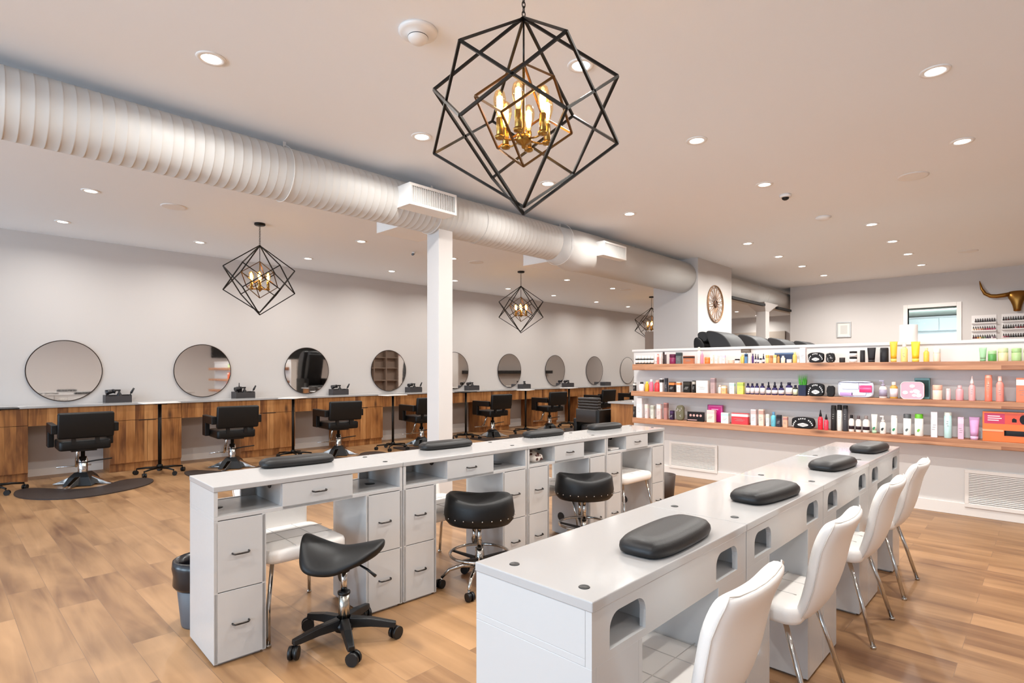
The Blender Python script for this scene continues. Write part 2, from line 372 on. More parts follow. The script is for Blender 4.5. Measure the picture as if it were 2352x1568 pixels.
for x,y,lab in ((-6.77,1.83,'flat round ceiling speaker above the left styling chairs'),(-.895,6.155,'flat round ceiling speaker on the right, above product shelves'),(-.875,10.6,'flat round ceiling speaker near the back wall'),(-6.72,6.165,'flat round ceiling speaker right of the white post'),(-6.66,10.5,'flat round ceiling speaker left of the column')):
    if spk is None:
        spk=thing('ceiling_speaker',lab,'speaker',(x,y,HC),0,'flat ceiling speakers')
        MB().lathe([(.12,0),(.12,-.006),(.108,-.008)],28).build('rim',WTRIM,spk)
        MB().lathe([(.107,-.001),(.106,-.006),(.002,-.007)],28).build('grille',mat('c9bfb6',.8),spk)
    else: dup(spk,(x,y,HC),0,lab)
t=thing('security_camera','small white dome camera with black lens on the right part of ceiling','camera',(-1.909,5.931,HC))
MB().lathe([(.055,0),(.055,-.02),(.048,-.03)],24).build('housing',WHITEPL,t); MB().lathe([(.035,-.028),(.03,-.045),(.015,-.055),(.002,-.057)],20).build('lens',BLKPL,t)
t=thing('smoke_detector','small plain white smoke detector on ceiling above the half wall','smoke detector',(-1.873,7.089,HC))
MB().lathe([(.08,0),(.08,-.014),(.05,-.035),(.002,-.038)],24).build('housing',WHITEPL,t)
t=thing('ceiling_sprinkler','small dark nozzle on ceiling left of the white post','sprinkler',(-6.81,5.0,HC))
MB().cyl((0,0,0),(0,0,-.03),.03,.02).build('escutcheon',WTRIM,t); MB().cyl((0,0,-.03),(.05,-.06,-.05),.012,.018).build('nozzle',DKMET,t)
# ================= PENDANTS =================
GLB=glassy((1,.86,.62),.10,.03,'amber_bulb_glass'); FIL=emis((1,.60,.22),26,'filament')
def azv(phi,r,z,base):
    a=base+phi; return (r*math.cos(a),r*math.sin(a),z)
def make_pendant(label,loc,rz):
    # local z=0 is the ceiling; cage from -.26 to -1.09
    t=thing('pendant_light',label,'chandelier',loc,rz,'geometric cage pendants')
    MB().lathe([(.002,0),(.062,0),(.062,-.02),(.05,-.028),(.002,-.03)],24).build('canopy',BLKMET,t)
    m=MB()
    for k in range(12):
        z=-.03-.0205*k*1.0
        pts=[]
        for j in range(13):
            a=2*PI*j/12; u=.007*math.cos(a); w=.014*math.sin(a)
            pts.append((u,0,z-.012+w) if k%2 else (0,u,z-.012+w))
        m.tube(pts,.0022,n=5)
    m.cyl((0,0,-.27),(0,0,-.46),.004)
    m.build('chain',BLKMET,t)
    h=.83; r=h/math.sqrt(3)*math.sqrt(2/3); zt=-.26
    for off in (0,60):
        m=MB(); U=[(r*math.cos(R(off+120*k)),r*math.sin(R(off+120*k)),zt-h/3) for k in range(3)]
        Lw=[(r*math.cos(R(off+60+120*k)),r*math.sin(R(off+60+120*k)),zt-2*h/3) for k in range(3)]
        T=(0,0,zt+(0 if off==0 else -.004)); B=(0,0,zt-h+(0 if off==0 else .03)); e=.0075
        for k in range(3):
            m.tube([T,U[k]],e,n=4); m.tube([Lw[k],B],e,n=4)
            m.tube([U[k],Lw[k]],e,n=4); m.tube([U[k],Lw[(k+2)%3]],e,n=4)
        m.build('cage_frame',BLKMET,t)
    h2=.436; r2=h2/math.sqrt(3)*math.sqrt(2/3); z2=-.453; m=MB(); e=.006; off=12
    U=[(r2*math.cos(R(off+120*k)),r2*math.sin(R(off+120*k)),z2-h2/3) for k in range(3)]
    Lw=[(r2*math.cos(R(off+60+120*k)),r2*math.sin(R(off+60+120*k)),z2-2*h2/3) for k in range(3)]
    for k in range(3):
        m.tube([(0,0,z2),U[k]],e,n=4); m.tube([Lw[k],(0,0,z2-h2)],e,n=4); m.tube([U[k],Lw[k]],e,n=4); m.tube([U[k],Lw[(k+2)%3]],e,n=4)
    m.build('inner_frame',mat('6a4a28',.35,.8,key='inner_frame_metal'),t)
    MB().lathe([(.002,-.815),(.008,-.812),(.01,-.80),(.03,-.79),(.036,-.775),(.03,-.76),(.012,-.75),(.006,-.745),(.006,-.46),(.002,-.458)],20).build('hub',GOLD,t)
    for k in range(6):
        a=R(25+60*k); c,s_=math.cos(a),math.sin(a); rr=.105
        am=MB().tube([(.03*c,.03*s_,-.78),(.07*c,.07*s_,-.785),(rr*c,rr*s_,-.78),(rr*c,rr*s_,-.765)],.004,n=8).lathe([(.002,-.79),(.018,-.785),(.022,-.775),(.012,-.77)],14,(rr*c,rr*s_,0)).build('arm',GOLD,t)
        MB().lathe([(.013,-.77),(.0145,-.768),(.0145,-.70),(.012,-.697),(.002,-.697)],14,(rr*c,rr*s_,0)).build('socket',GOLD,am)
        b=MB().lathe([(.011,-.698),(.012,-.685),(.02,-.66),(.026,-.635),(.0265,-.615),(.02,-.592),(.008,-.582),(.001,-.581)],14,(rr*c,rr*s_,0))
        b.cur=1; b.lathe([(.001,-.684),(.010,-.675),(.0145,-.645),(.013,-.612),(.001,-.602)],8,(rr*c,rr*s_,0))
        b.build('bulb',[GLB,FIL],am)
        l=bpy.data.lights.new('bulb_light','POINT'); l.energy=P_BULB; l.color=C_BULB; l.shadow_soft_size=.012
        lo=bpy.data.objects.new('bulb_light',l); COL.objects.link(lo); lo.parent=t; lo.location=(rr*c,rr*s_,-.64)
    return t
# azimuth: vertex 23 deg right of the direction towards the camera
pd=make_pendant('largest nearest geometric black cage pendant with six glowing bulbs',(-1.607,1.747,HC),0)
base=math.atan2(-1.747,1.607)
pd.rotation_euler=(0,0,base+R(23))
dup(pd,(-6.81,2.754,HC),math.atan2(-2.754,6.81)+R(33),'black cage pendant over the styling chairs, left of the white post')
dup(pd,(-6.77,7.29,HC),math.atan2(-7.29,6.77)+R(30),'black cage pendant over the styling chairs, right of the white post')
dup(pd,(-6.85,11.94,HC),math.atan2(-11.94,6.85)+R(40),'farthest black cage pendant, half hidden behind the column wall')
# ================= MANICURE DESKS =================
def arch(y0,y1,z0,z1,r,n=6):
    pts=[(y0,z0),(y1,z0)]
    for cx,a0 in ((y1-r,0),(y0+r,90)):
        for k in range(n+1):
            a=R(a0+90*k/n); pts.append((cx+r*math.cos(a),z1-r+r*math.sin(a)))
    return pts
def make_desk(Ln,label,loc,rz,group,D=.39):
    t=thing('manicure_desk',label,'desk',loc,rz,group)
    p=.018; pw=.235*min(1,Ln/.95); g=.003; dl=.31*Ln; dr=.69*Ln
    m=MB()
    for a,b in ((g,pw),(Ln-pw,Ln-g)):
        m.box(-D,0,a,a+p,.012,.664).box(-D,0,b-p,b,.012,.664).box(-D,-D+p,a+p,b-p,.012,.664).box(-D+p,-.02,a+p,b-p,.012,.03)
        m.box(-D+.02,-.02,a+.02,b-.02,0,.012)
    m.box(-D+.019,0,g,Ln-g,.664,.682)
    m.box(-D+.019,0,g,g+p,.682,.795).box(-D+.019,0,Ln-g-p,Ln-g,.682,.795)
    m.box(-D+.019,-.017,dl,dl+p,.682,.795).box(-D+.019,-.017,dr-p,dr,.682,.795)
    m.build('carcass',LAM,t,bevel=.0012)
    # client side panel with two arched cubby openings
    m=MB(); z0,z1=.664,.795; x0,x1=-D,-D+.018
    holes=[(.075,.24),(Ln-.24,Ln-.075)]
    ys=[g]+[e for h in holes for e in h]+[Ln-g]
    m.box(x0,x1,ys[0],ys[1],z0,z1).box(x0,x1,ys[2],ys[3],z0,z1).box(x0,x1,ys[4],ys[5],z0,z1)
    for a,b in holes:
        m.box(x0,x1,a,b,z0,.684)
        r=.04; top=.77; n=6
        # piece above the arch
        top_pts=[(a,z1),(a,top-r)]+[(a+r-r*math.cos(R(90*k/n)),top-r+r*math.sin(R(90*k/n))) for k in range(1,n+1)]
        top_pts+=[(b-r+r*math.sin(R(90*k/n)),top-r+r*math.cos(R(90*k/n))) for k in range(0,n+1)]+[(b,z1)]
        # build as quads strip to keep it concave-safe
        arc=top_pts[1:-1]
        for i in range(len(arc)-1):
            (ya,za),(yb,zb)=arc[i],arc[i+1]
            if abs(yb-ya)<1e-5: continue
            m.add([(x0,ya,za),(x0,yb,zb),(x0,yb,z1),(x0,ya,z1),(x1,ya,za),(x1,yb,zb),(x1,yb,z1),(x1,ya,z1)],[(0,1,2,3),(7,6,5,4),(0,4,5,1),(3,2,6,7)])
    m.build('front_panel',LAM,t)
    MB().box(-D-.003,.003,.0008,Ln-.0008,.795,.8205).build('tabletop',LAMTOP,t,bevel=.003)
    def drawer(y0,y1,za,zb,dep=.3):
        d=MB().box(-.017,0,y0+g,y1-g,za,zb).box(-dep,-.0172,y0+.022,y1-.022,za+.01,zb-.02).build('drawer',LAM,t,bevel=.0012)
        yc=(y0+y1)/2; zc=(za+zb)/2+.005; w=.036
        pts=[(0,yc-w,zc),(.010,yc-w,zc-.001),(.019,yc-w+.007,zc-.002),(.021,yc,zc-.002),(.019,yc+w-.007,zc-.002),(.010,yc+w,zc-.001),(0,yc+w,zc)]
        MB().tube(pts,.0042,n=8).build('handle',DKMET,d)
    drawer(dl,dr,.666,.793)
    drawer(g,pw,.336,.660); drawer(g,pw,.014,.332); drawer(Ln-pw,Ln-g,.336,.660); drawer(Ln-pw,Ln-g,.014,.332)
    for x in (-.09,-.325): MB().lathe([(.001,.8212),(.010,.8212),(.0115,.8222),(.0135,.8222),(.0145,.8206)],18,(x,Ln-.062,0)).build('cable_grommet',BLKPL,t)
    for y in (.07,Ln-.1): MB().lathe([(.001,.6835),(.028,.6838),(.031,.6822)],20,(-.2,y,0)).build('cable_grommet',BLKPL,t)
    MB().cyl((-.29,Ln-pw-.004,.15),(-.29,Ln-pw+.001,.15),.034,n=24).build('cable_grommet',BLKPL,t)
    MB().cyl((-.16,dl-.004,.77),(-.16,dl+.001,.77),.022,n=20).build('cable_grommet',BLKPL,t)
    return t
Y1=[.897,1.898,2.914,3.821,4.70]; K1=.045
far_n=['nearest of the left row, at the saddle stool','second of the left row, at the nearer studded stool','third of the left row, patterned pouch in its cubby','farthest of the left row, by the half wall']
def r1pos(y): return (-2.735+K1*(y-.897),y,0)
for i in range(4):
    Ln=(Y1[i+1]-Y1[i])*math.sqrt(1+K1*K1)
    make_desk(Ln,'white manicure desk, '+far_n[i],r1pos(Y1[i]),-math.atan(K1),'white manicure desks in the left row')
far_n2=['nearest desk of the right row, at the photo bottom','second desk of the right row','third desk of the right row','farthest desk of the right row']
Y2=[1.05+.905*k for k in range(5)]
for i in range(4):
    make_desk(.905,'white manicure desk, '+far_n2[i],(-1.147,Y2[i+1],0),PI,'white manicure desks in the right row')
# arm rest cushions
def make_cushion(label,loc,rz,Lc=.40,w=.15):
    m=MB(); rings=[]
    def ring(ins,z):
        pts=[]; a=Lc/2-ins; b=w/2-ins
        for k in range(32):
            t=2*PI*k/32; c,s_=math.cos(t),math.sin(t); e=.42
            pts.append((b*math.copysign(abs(c)**e if abs(c)>0 else 0,c)*(1-.0*abs(s_)), a*math.copysign(abs(s_)**.75,s_),z))
        return pts
    for ins,z in ((.012,0),(.003,.006),(0,.016),(.002,.028),(.012,.040),(.03,.047),(.055,.050)): rings.append(ring(ins,z))
    m.loft(rings); o=m.build('armrest_cushion',CUSH,loc=loc,rot=(0,0,rz))
    return tag(o,label,'cushion','black armrest cushions on the manicure desks')
c0=None
for i,(x,y,rz) in enumerate(((-3.06,1.447,-R(6)),(-2.99,2.465,-R(5)),(-2.955,3.45,-R(5)),(-2.92,4.26,-R(5)))):
    c=make_cushion('black armrest cushion on the %s desk of the left row'%['nearest','second','third','farthest'][i],(x,y,.8215),rz)
for i,(x,y,rz) in enumerate(((-.855,1.585,R(2)),(-.86,2.435,-R(6)),(-.86,3.44,-R(4)),(-.86,4.30,-R(4)))):
    c=make_cushion('black armrest cushion on the %s desk of the right row'%['nearest','second','third','farthest'][i],(x,y,.8215),rz,w=.17)
# ================= WHITE CHAIRS (local: faces -X, rear at +X) =================
def make_chair(label,loc,rz,group,kz=1.0):
    t=thing('padded_chair',label,'chair',loc,rz,group)
    m=MB().pad(-.46,.0,-.215,.215,.385,.455,r=.06,e=.022,puff=.008)
    s=m.build('seat',WVIN,t)
    q=MB()
    for y in (-.07,.07): q.tube([(-.45,y,.4628),(-.25,y,.4634),(-.05,y,.4628)],.0016,n=6)
    for x in (-.31,-.16): q.tube([(x,-.2,.4628),(x,0,.4634),(x,.2,.4628)],.0016,n=6)
    q.build('stitching',mat('c9c3be',.6),s)
    # backrest: lofted shell, curved in plan and in profile
    prof=[(.365,-.06,.12,.02),(.375,-.05,.15,.04),(.41,-.02,.172,.055),(.46,.005,.186,.062),(.54,.03,.196,.066),(.62,.045,.202,.068),(.69,.058,.204,.070),(.745,.078,.204,.072),(.775,.092,.203,.070),(.792,.100,.198,.058),(.800,.104,.186,.034)]
    prof=[(.36+(z-.36)*kz,x,w,th) for z,x,w,th in prof]
    rings=[]; n=9
    for z,x,w,th in prof:
        ring=[]
        for k in range(n):
            u=-1+2*k/(n-1); ring.append((x+.016*(1-u*u)+th/2*(1-abs(u)**6*.35),w*u,z-.008*(1-u*u)*(z>.7)))
        for k in range(n):
            u=1-2*k/(n-1); ring.append((x+.016*(1-u*u)-th/2*(1-abs(u)**6*.35),w*u,z-.008*(1-u*u)*(z>.7)))
        rings.append(ring)
    b=MB().loft(rings).build('backrest',WVIN,t); b.modifiers.new('sub','SUBSURF').levels=1; b.modifiers['sub'].render_levels=1
    q=MB(); pts=[]
    for z,x,w,th in prof[1:]: pts.append((x+th/2*.5,-w+.002,z))
    pts+= [(prof[-1][1]+.016*(1-u*u)+.014,.186*u,prof[-1][0]-.0015-.008*(1-u*u)) for u in (-.8,-.4,0,.4,.8)]
    for z,x,w,th in prof[1:][::-1]: pts.append((x+th/2*.5,w-.002,z))
    q.tube(pts,.0022,n=6).build('seam',mat('d8d0c8',.6),b)
    for sy in (-1,1):
        MB().tube([(-.40,sy*.17,.39),(-.44,sy*.205,.18),(-.47,sy*.215,.006)],.0105,n=10).lathe([(.001,0),(.013,0),(.013,.012),(.011,.014)],10,(-.47,sy*.215,0)).build('leg',CHROME,t)
        MB().tube([(-.06,sy*.17,.385),(.0,sy*.195,.2),(.055,sy*.222,.006)],.0105,n=10).lathe([(.001,0),(.013,0),(.013,.012),(.011,.014)],10,(.055,sy*.222,0)).build('leg',CHROME,t)
    return t
ch=make_chair('nearest white padded chair at right desk row, cut by the bottom edge',(-.675,1.53,0),0,'white padded chairs on the right')
for y,l in ((2.45,'second white padded chair from the camera at right desk row'),(3.40,'third white padded chair from the camera at right desk row'),(4.20,'farthest white padded chair at right desk row')):
    dup(ch,(-.675,y,0),0,l)
lc=None
for i,(y,l) in enumerate(((1.39,'nearest'),(2.42,'second'),(3.42,'third'),(4.28,'farthest'))):
    loc=(r1pos(y)[0]-.43-(.07 if i==0 else .14 if i<3 else .0),y,0); lab='white padded chair tucked under the %s desk of the left row'%l
    if lc is None: lc=make_chair(lab,loc,PI-R(2.5),'white padded chairs on the left',kz=.80)
    else: dup(lc,loc,PI-R(2.5),lab)
# ================= STOOLS =================
def casters(t,Rr,zh,legmat,a0,style,n=5,rc=.026,hub=.035):
    for k in range(n):
        a=a0+2*PI*k/n; c,s=math.cos(a),math.sin(a); m=MB()
        if style=='flat':
            w=.024; q=[]
            for d,z,hh,ww in ((hub*.6,zh+.018,.028,w*1.1),(Rr*.55,zh+.012,.022,w),(Rr*.92,zh-.004,.017,w*.85),(Rr*1.04,zh-.008,.014,w*.7)):
                q.append([(d*c-ww*s,d*s+ww*c,z-hh),(d*c+ww*s,d*s-ww*c,z-hh),(d*c+ww*.75*s,d*s-ww*.75*c,z+hh*.75),(d*c-ww*.75*s,d*s+ww*.75*c,z+hh*.75)])
            m.loft(q,smooth=False)
        elif style=='thin':
            m.tube([(hub*.5*c,hub*.5*s,zh),(Rr*.6*c,Rr*.6*s,zh),(Rr*c,Rr*s,zh-.012)],[.017,.013,.010],n=8)
        else:
            m.tube([(hub*.5*c,hub*.5*s,zh+.03),(Rr*.45*c,Rr*.45*s,zh+.032),(Rr*.8*c,Rr*.8*s,zh+.008),(Rr*c,Rr*s,zh-.04)],[.017,.014,.012,.010],n=10)
        m.cyl((Rr*c,Rr*s,zh-.02 if style!='arc' else zh-.045),(Rr*c,Rr*s,rc*1.5),.007)
        lg=m.build('base_leg',legmat,t,bevel=.004 if style=='flat' else 0)
        b=a+.9; cx,cy=Rr*c+.012*math.cos(b),Rr*s+.012*math.sin(b); ax=(-math.sin(b),math.cos(b))
        w=MB()
        for q0,q1 in ((-.022,-.006),(.006,.022)):
            w.cyl((cx+ax[0]*q0,cy+ax[1]*q0,rc),(cx+ax[0]*q1,cy+ax[1]*q1,rc),rc,n=18)
        w.cyl((cx-ax[0]*.008,cy-ax[1]*.008,rc*1.1),(cx+ax[0]*.008,cy+ax[1]*.008,rc*1.1),rc*.75,n=10)
        w.build('caster',BLKPL,lg)
t=thing('saddle_stool','black saddle-seat stool on a black five-arm caster base, front left','stool',(-2.542,1.441,0),R(43.8))
m=MB(); nu,nv=15,13; top=[];bot=[]
for i in range(nu):
    u=-1+2*i/(nu-1)
    hw=.185*(1-.34*(u+1)/2)*(1-abs(u)**6*.38)   # wide at the rear (-x), narrow pommel at +x
    for j in range(nv):
        v=-1+2*j/(nv-1)
        x=.205*u*(1-.10*abs(v)**2) ; y=hw*v*(1-.0*abs(u))
        z=.472+.072*max(0,-u)**1.6+.035*max(0,u)**1.3-.12*abs(v)**2.2*(1-.80*(u+1)/2)
        top.append((x,y,z)); 
        th=.055*(1-abs(v)**4*.55)*(1-abs(u)**10*.2)
        bot.append((x*.97,y*.96,z-th-.004))
m.v=[];vs=top+bot; fs=[]; N0=nu*nv
for i in range(nu-1):
    for j in range(nv-1):
        a=i*nv+j; fs.append((a,a+1,a+nv+1,a+nv)); fs.append((N0+a,N0+a+nv,N0+a+nv+1,N0+a+1))
for i in range(nu-1):
    for j in (0,nv-1):
        a=i*nv+j; fs.append((a,a+nv,N0+a+nv,N0+a))
for j in range(nv-1):
    for i in (0,nu-1):
        a=i*nv+j; fs.append((a,a+1,N0+a+1,N0+a))
m.add(vs,fs,True)
b=m.build('seat',BLK,t); b.modifiers.new('sub','SUBSURF').levels=1; b.modifiers['sub'].render_levels=2
MB().pad(-.05,.09,-.045,.045,.385,.42,r=.02,e=.005).cyl((0,0,.35),(0,0,.40),.028).build('seat_plate',BLKPL,t)
MB().tube([(.06,-.02,.40),(.13,-.05,.375),(.175,-.07,.35)],[.004,.006,.008],n=8).build('lever',BLKPL,t)
MB().cyl((0,0,.24),(0,0,.36),.0155,n=18).build('gas_lift',CHROME,t)
MB().cyl((0,0,.09),(0,0,.245),.027,n=20).build('column',mat('b6b2a8',.22,1.0),t)
MB().lathe([(.024,.236),(.031,.238),(.031,.25),(.018,.252)],20).build('collar',BLKPL,t)
MB().lathe([(.001,.055),(.045,.06),(.05,.09),(.038,.105),(.02,.108)],20).build('hub',BLKPL,t)
casters(t,.245,.085,BLKPL,R(-138),'flat',rc=.031,hub=.05)
def make_studded(label,loc,rz):
    t=thing('studded_stool',label,'stool',loc,rz,'black studded rolling stools')
    rings=[]; n=36
    # local: back rim at -x... bowl seat with raised rim left and right and a dip at front
    def rim(a): return .014*math.cos(a)**2+.012*max(0,math.cos(a))+.022*max(0,-math.cos(a))**2
    rad=lambda a:(.205*(1+.05*math.cos(2*a)))
    prof=[(.62,.392,0),(.90,.400,0),(1.0,.425,.0),(1.03,.46,.2),(1.0,.50,.7),(.97,.535,1.0),(.88,.548,1.05),(.72,.542,.8),(.45,.530,.35),(.2,.526,.1),(.02,.525,0)]
    for f,z,k in prof:
        rings.append([(rad(2*PI*j/n)*f*math.cos(2*PI*j/n),rad(2*PI*j/n)*f*math.sin(2*PI*j/n)*.93,z+rim(2*PI*j/n)*k) for j in range(n)])
    s=MB().loft(rings).build('seat',BLK,t)
    for j in range(22):
        a=2*PI*j/22; r=rad(a)*1.022
        MB().lathe([(.001,.0055),(.0038,.004),(.0058,0)],8).build('stud',CHROME,s,loc=(r*math.cos(a),r*.93*math.sin(a),.447),rot=(0,PI/2,a))
    MB().cyl((0,0,.21),(0,0,.395),.014,n=16).cyl((0,0,.375),(0,0,.394),.05).build('gas_lift',CHROME,t)
    MB().cyl((0,0,.10),(0,0,.24),.026,n=18).cyl((-.034,0,.27),(-.034,0,.37),.011).build('column',CHROME,t)
    m=MB().ring((0,0,.205),.185,.0095,n=40)
    m.build('foot_ring',CHROME,t)
    m=MB()
    for k in range(5):
        a=2*PI*k/5+.3; m.loft([[(.03*math.cos(a)-w*math.sin(a),.03*math.sin(a)+w*math.cos(a),z) for w,z in ((-.014,.165),(.014,.165),(.014,.18),(-.014,.18))],[(.182*math.cos(a)-w*math.sin(a),.182*math.sin(a)+w*math.cos(a),z) for w,z in ((-.009,.197),(.009,.197),(.009,.205),(-.009,.205))]],smooth=False)
    m.build('ring_spokes',BLKPL,t)
    MB().tube([(.05,.03,.39),(.12,.07,.385),(.15,.09,.37)],.005,n=8).build('lever',BLKPL,t)
    casters(t,.235,.10,CHROME,R(-174),'arc',rc=.026)
    return t
st=make_studded('black studded stool with chrome foot ring, nearer one',(-2.585,2.40,0),R(43.8))
dup(st,(-2.517,3.405,0),R(50),'black studded stool with chrome foot ring, farther one')
# ================= MIRROR WALL =================
MY=[1.26,2.92,4.58,6.25,7.92,9.64,11.35,13.1,14.82]
for i,y in enumerate(MY):
    t=thing('round_mirror','round wall mirror with thin dark rim, %s from the left'%ORD[i],'mirror',(XL,y,1.342),0,'round mirrors over the counter')
    MB().cyl((.004,0,0),(.02,0,0),.395,n=64).build('mirror_glass',MIRROR,t)
    MB().ring((.018,0,0),.397,.006,n=64,m=6,axis='X').cyl((0,0,0),(.004,0,0),.39,n=48).build('rim',mat('3c302a',.35,.8),t)
t=thing('worktop','long white worktop running along the mirror wall','countertop',(XL,0,.886))
MB().box(.001,.455,-1.6,14.75,0,.028).build('worktop',LAMTOP,t,bevel=.003)
tag(t,kind=None)
bounds=[(-.9,.85)]+[(MY[i]+.41,MY[i+1]-.41) for i in range(7)]+[(MY[7]+.41,14.25)]
def make_cab(y0,y1,label):
    w=y1-y0; t=thing('base_cabinet',label,'cabinet',(XL,y0,0),0,'rustic oak base cabinets')
    g=.003
    MB().box(.013,.415,0,w,.10,.884).box(.013,.395,.0,w,0,.10).build('cabinet_body',CABM,t)
    MB().box(.416,.436,g,w-g,.682,.882).build('drawer',CABM,t,bevel=.0015)
    for a,b in ((g,w/2-g/2),(w/2+g/2,w-g)):
        MB().box(.416,.436,a,b,.112,.676).build('door',CABM,t,bevel=.0015)
    MB().box(.4165,.4385,w/2-.10,w/2+.10,.672,.684).build('finger_pull',mat('2a1c12',.6),t)
for i,(a,b) in enumerate(bounds):
    lab='oak base cabinet at the left edge of the photo' if i==0 else 'oak base cabinet between the %s and %s mirrors'%(ORD[i-1],ORD[i])
    make_cab(a,b,lab)
for i in range(8):
    a,b=bounds[i][1],bounds[i+1][0]
    o=MB().box(0,.02,.0015,b-a-.0015,.672,.884).box(-.08,0,.0015,b-a-.0015,.864,.884).build('counter_apron',CABM,loc=(XL+.416,a,0))
    tag(o,'oak apron board under the worktop below the %s mirror'%ORD[i],'panel','oak apron boards')
# ---- styling chairs (face the mirrors, -X) ----
def make_styling(label,loc,rz):
    t=thing('styling_chair',label,'salon chair',loc,rz,'black hydraulic styling chairs')
    # star base: four chrome feet and a black shroud
    m=MB()
    for k in range(4):
        a=R(45+90*k+8); c,s=math.cos(a),math.sin(a)
        m.loft([[(.06*c-w*s,.06*s+w*c,z) for w,z in ((-.035,.02),(.035,.02),(.028,.125),(-.028,.125))],[(.27*c-w*s,.27*s+w*c,z) for w,z in ((-.028,.0065),(.028,.0065),(.02,.03),(-.02,.03))],[(.32*c-w*s,.32*s+w*c,z) for w,z in ((-.02,.0065),(.02,.0065),(.012,.014),(-.012,.014))]],smooth=False)
    m.build('base',CHROME,t,bevel=.003)
    MB().loft([[(q*.20*math.cos(R(45+90*k+8+53)),q*.20*math.sin(R(45+90*k+8+53)),z) for k in range(4)] for q,z in ((1.05,.007),(.75,.10),(.45,.15))],smooth=False).build('shroud',BLKPL,t,bevel=.004)
    MB().lathe([(.045,.12),(.048,.14),(.048,.30),(.04,.305),(.04,.33),(.022,.335),(.022,.41)],20).build('column',CHROME,t)
    MB().tube([(.0,.03,.26),(.03,.12,.275),(.03,.28,.285)],.008,n=8).lathe([(.018,.255),(.052,.26),(.052,.27),(.018,.275)],16).build('pump_lever',BLKPL,t)
    MB().tube([(-.14,-.03,.42),(-.25,-.03,.22),(-.30,-.03,.18)],[.016,.02,.014],n=8).tube([(-.31,-.22,.185),(-.31,.12,.185)],.009,n=8).build('footrest',CHROME,t)
    MB().pad(-.24,.22,-.245,.245,.43,.54,r=.04,e=.018,puff=.005).build('seat',BLK,t)
    MB().box(-.12,.12,-.12,.12,.405,.432).build('seat_plate',BLKPL,t)
    q=MB(); q.M=Matrix.Translation((.24,0,.60))@Matrix.Rotation(R(7),4,'Y')
    q.pad(-.02,.05,-.262,.262,-.025,.272,r=.02,e=.02)
    q.build('backrest',BLK,t)
    for yb in (-.11,.11): MB().box(.19,.235,yb-.02,yb+.02,.50,.63).build('back_bracket',BLKPL,t)
    for s in (-1,1):
        y0,y1=(s*.255,s*.315); y0,y1=min(y0,y1),max(y0,y1)
        MB().prism([(-.27,.45),(-.11,.45),(-.11,.63),(.24,.63),(.24,.735),(-.27,.735)],'XZ',y0,y1).build('armrest',BLK,t,bevel=.01,seg=3)
    return t
def chlab(i): return 'black styling chair on chrome base before the %s mirror from the left'%ORD[i]
sc=make_styling(chlab(0),(-8.27,1.283,0),R(-2))
CX=[-8.27,-8.2,-8.2,-8.2,-8.2,-8.2,-8.2,-8.2]
CYs=[1.283,2.94,4.55,6.19,7.98,9.78,11.75,13.3]
for i in range(1,8):
    dup(sc,(CX[i],CYs[i],0),R([-2,-5,-6,-6,-4,-7,-3,0][i]),chlab(i))
# anti-fatigue mats
mo=[(.11,-.63),(-.10,-.58),(-.12,-.44),(.10,-.30),(.33,-.14),(.38,.02),(.33,.16),(.13,.30),(.05,.46),(.12,.62),(.33,.66),(.59,.55),(.76,.35),(.88,.08),(.90,-.16),(.80,-.37),(.58,-.55),(.33,-.63)]
def smooth_outline(p,it=2):
    for _ in range(it):
        q=[]
        for i in range(len(p)):
            a,b=p[i],p[(i+1)%len(p)]
            q+= [(a[0]*.75+b[0]*.25,a[1]*.75+b[1]*.25),(a[0]*.25+b[0]*.75,a[1]*.25+b[1]*.75)]
        p=q
    return p
MATR=mat('2f221c',.6,0,0,.3,90)
mt=None
for i in range(8):
    lab='dark brown kidney-shaped floor mat at the %s styling chair from the left'%ORD[i]
    if mt is None:
        mt=MB().prism(smooth_outline(mo),'XY',.0,.012).build('floor_mat',MATR,loc=(CX[i],CYs[i],0)); tag(mt,lab,'mat','floor mats at the styling chairs')
    else:
        o=mt.copy(); COL.objects.link(o); o.location=(CX[i]+.02,CYs[i],0); o['label']=lab
# ---- trolleys ----
def make_trolley(label,loc,rz,traymat,h=.92):
    t=thing('salon_trolley',label,'trolley',loc,rz,'tray trolleys along the mirror wall')
    MB().cyl((0,0,.09),(0,0,h-.015),.021,n=16).lathe([(.02,.08),(.035,.085),(.035,.12),(.021,.13)],16).build('pole',BLKMET,t)
    m=MB(); a,b=.15,.22
    m.pad(-a,a,-b,b,h,h+.012,r=.05,e=.004)
    m.build('tray',traymat,t)
    MB().box(-.07,.07,-.07,.07,h-.012,h).build('tray_bracket',BLKMET,t)
    casters(t,.27,.085,BLKMET,R(20),'thin',rc=.028)
    return t
wt=mat('e9e6e2',.25,key='white_tray')
tr=make_trolley('white tray trolley between first and second styling chairs',(-8.38,2.105,0),0,wt)
for x,y,rz,l in ((-8.40,3.90,R(40),'white tray trolley between second and third styling chairs'),(-8.1,5.51,R(5),'white tray trolley left of the white post'),(-8.13,8.9,R(25),'white tray trolley left of the sixth styling chair'),(-8.3,10.62,R(10),'white tray trolley left of the seventh styling chair')):
    dup(tr,(x,y,0),rz,l)
make_trolley('black tray trolley just right of the white post',(-8.283,7.328,0),R(15),BLKPL)
make_trolley('black tray trolley cut by the left edge of the photo',(-8.39,.50,0),R(0),BLKPL)
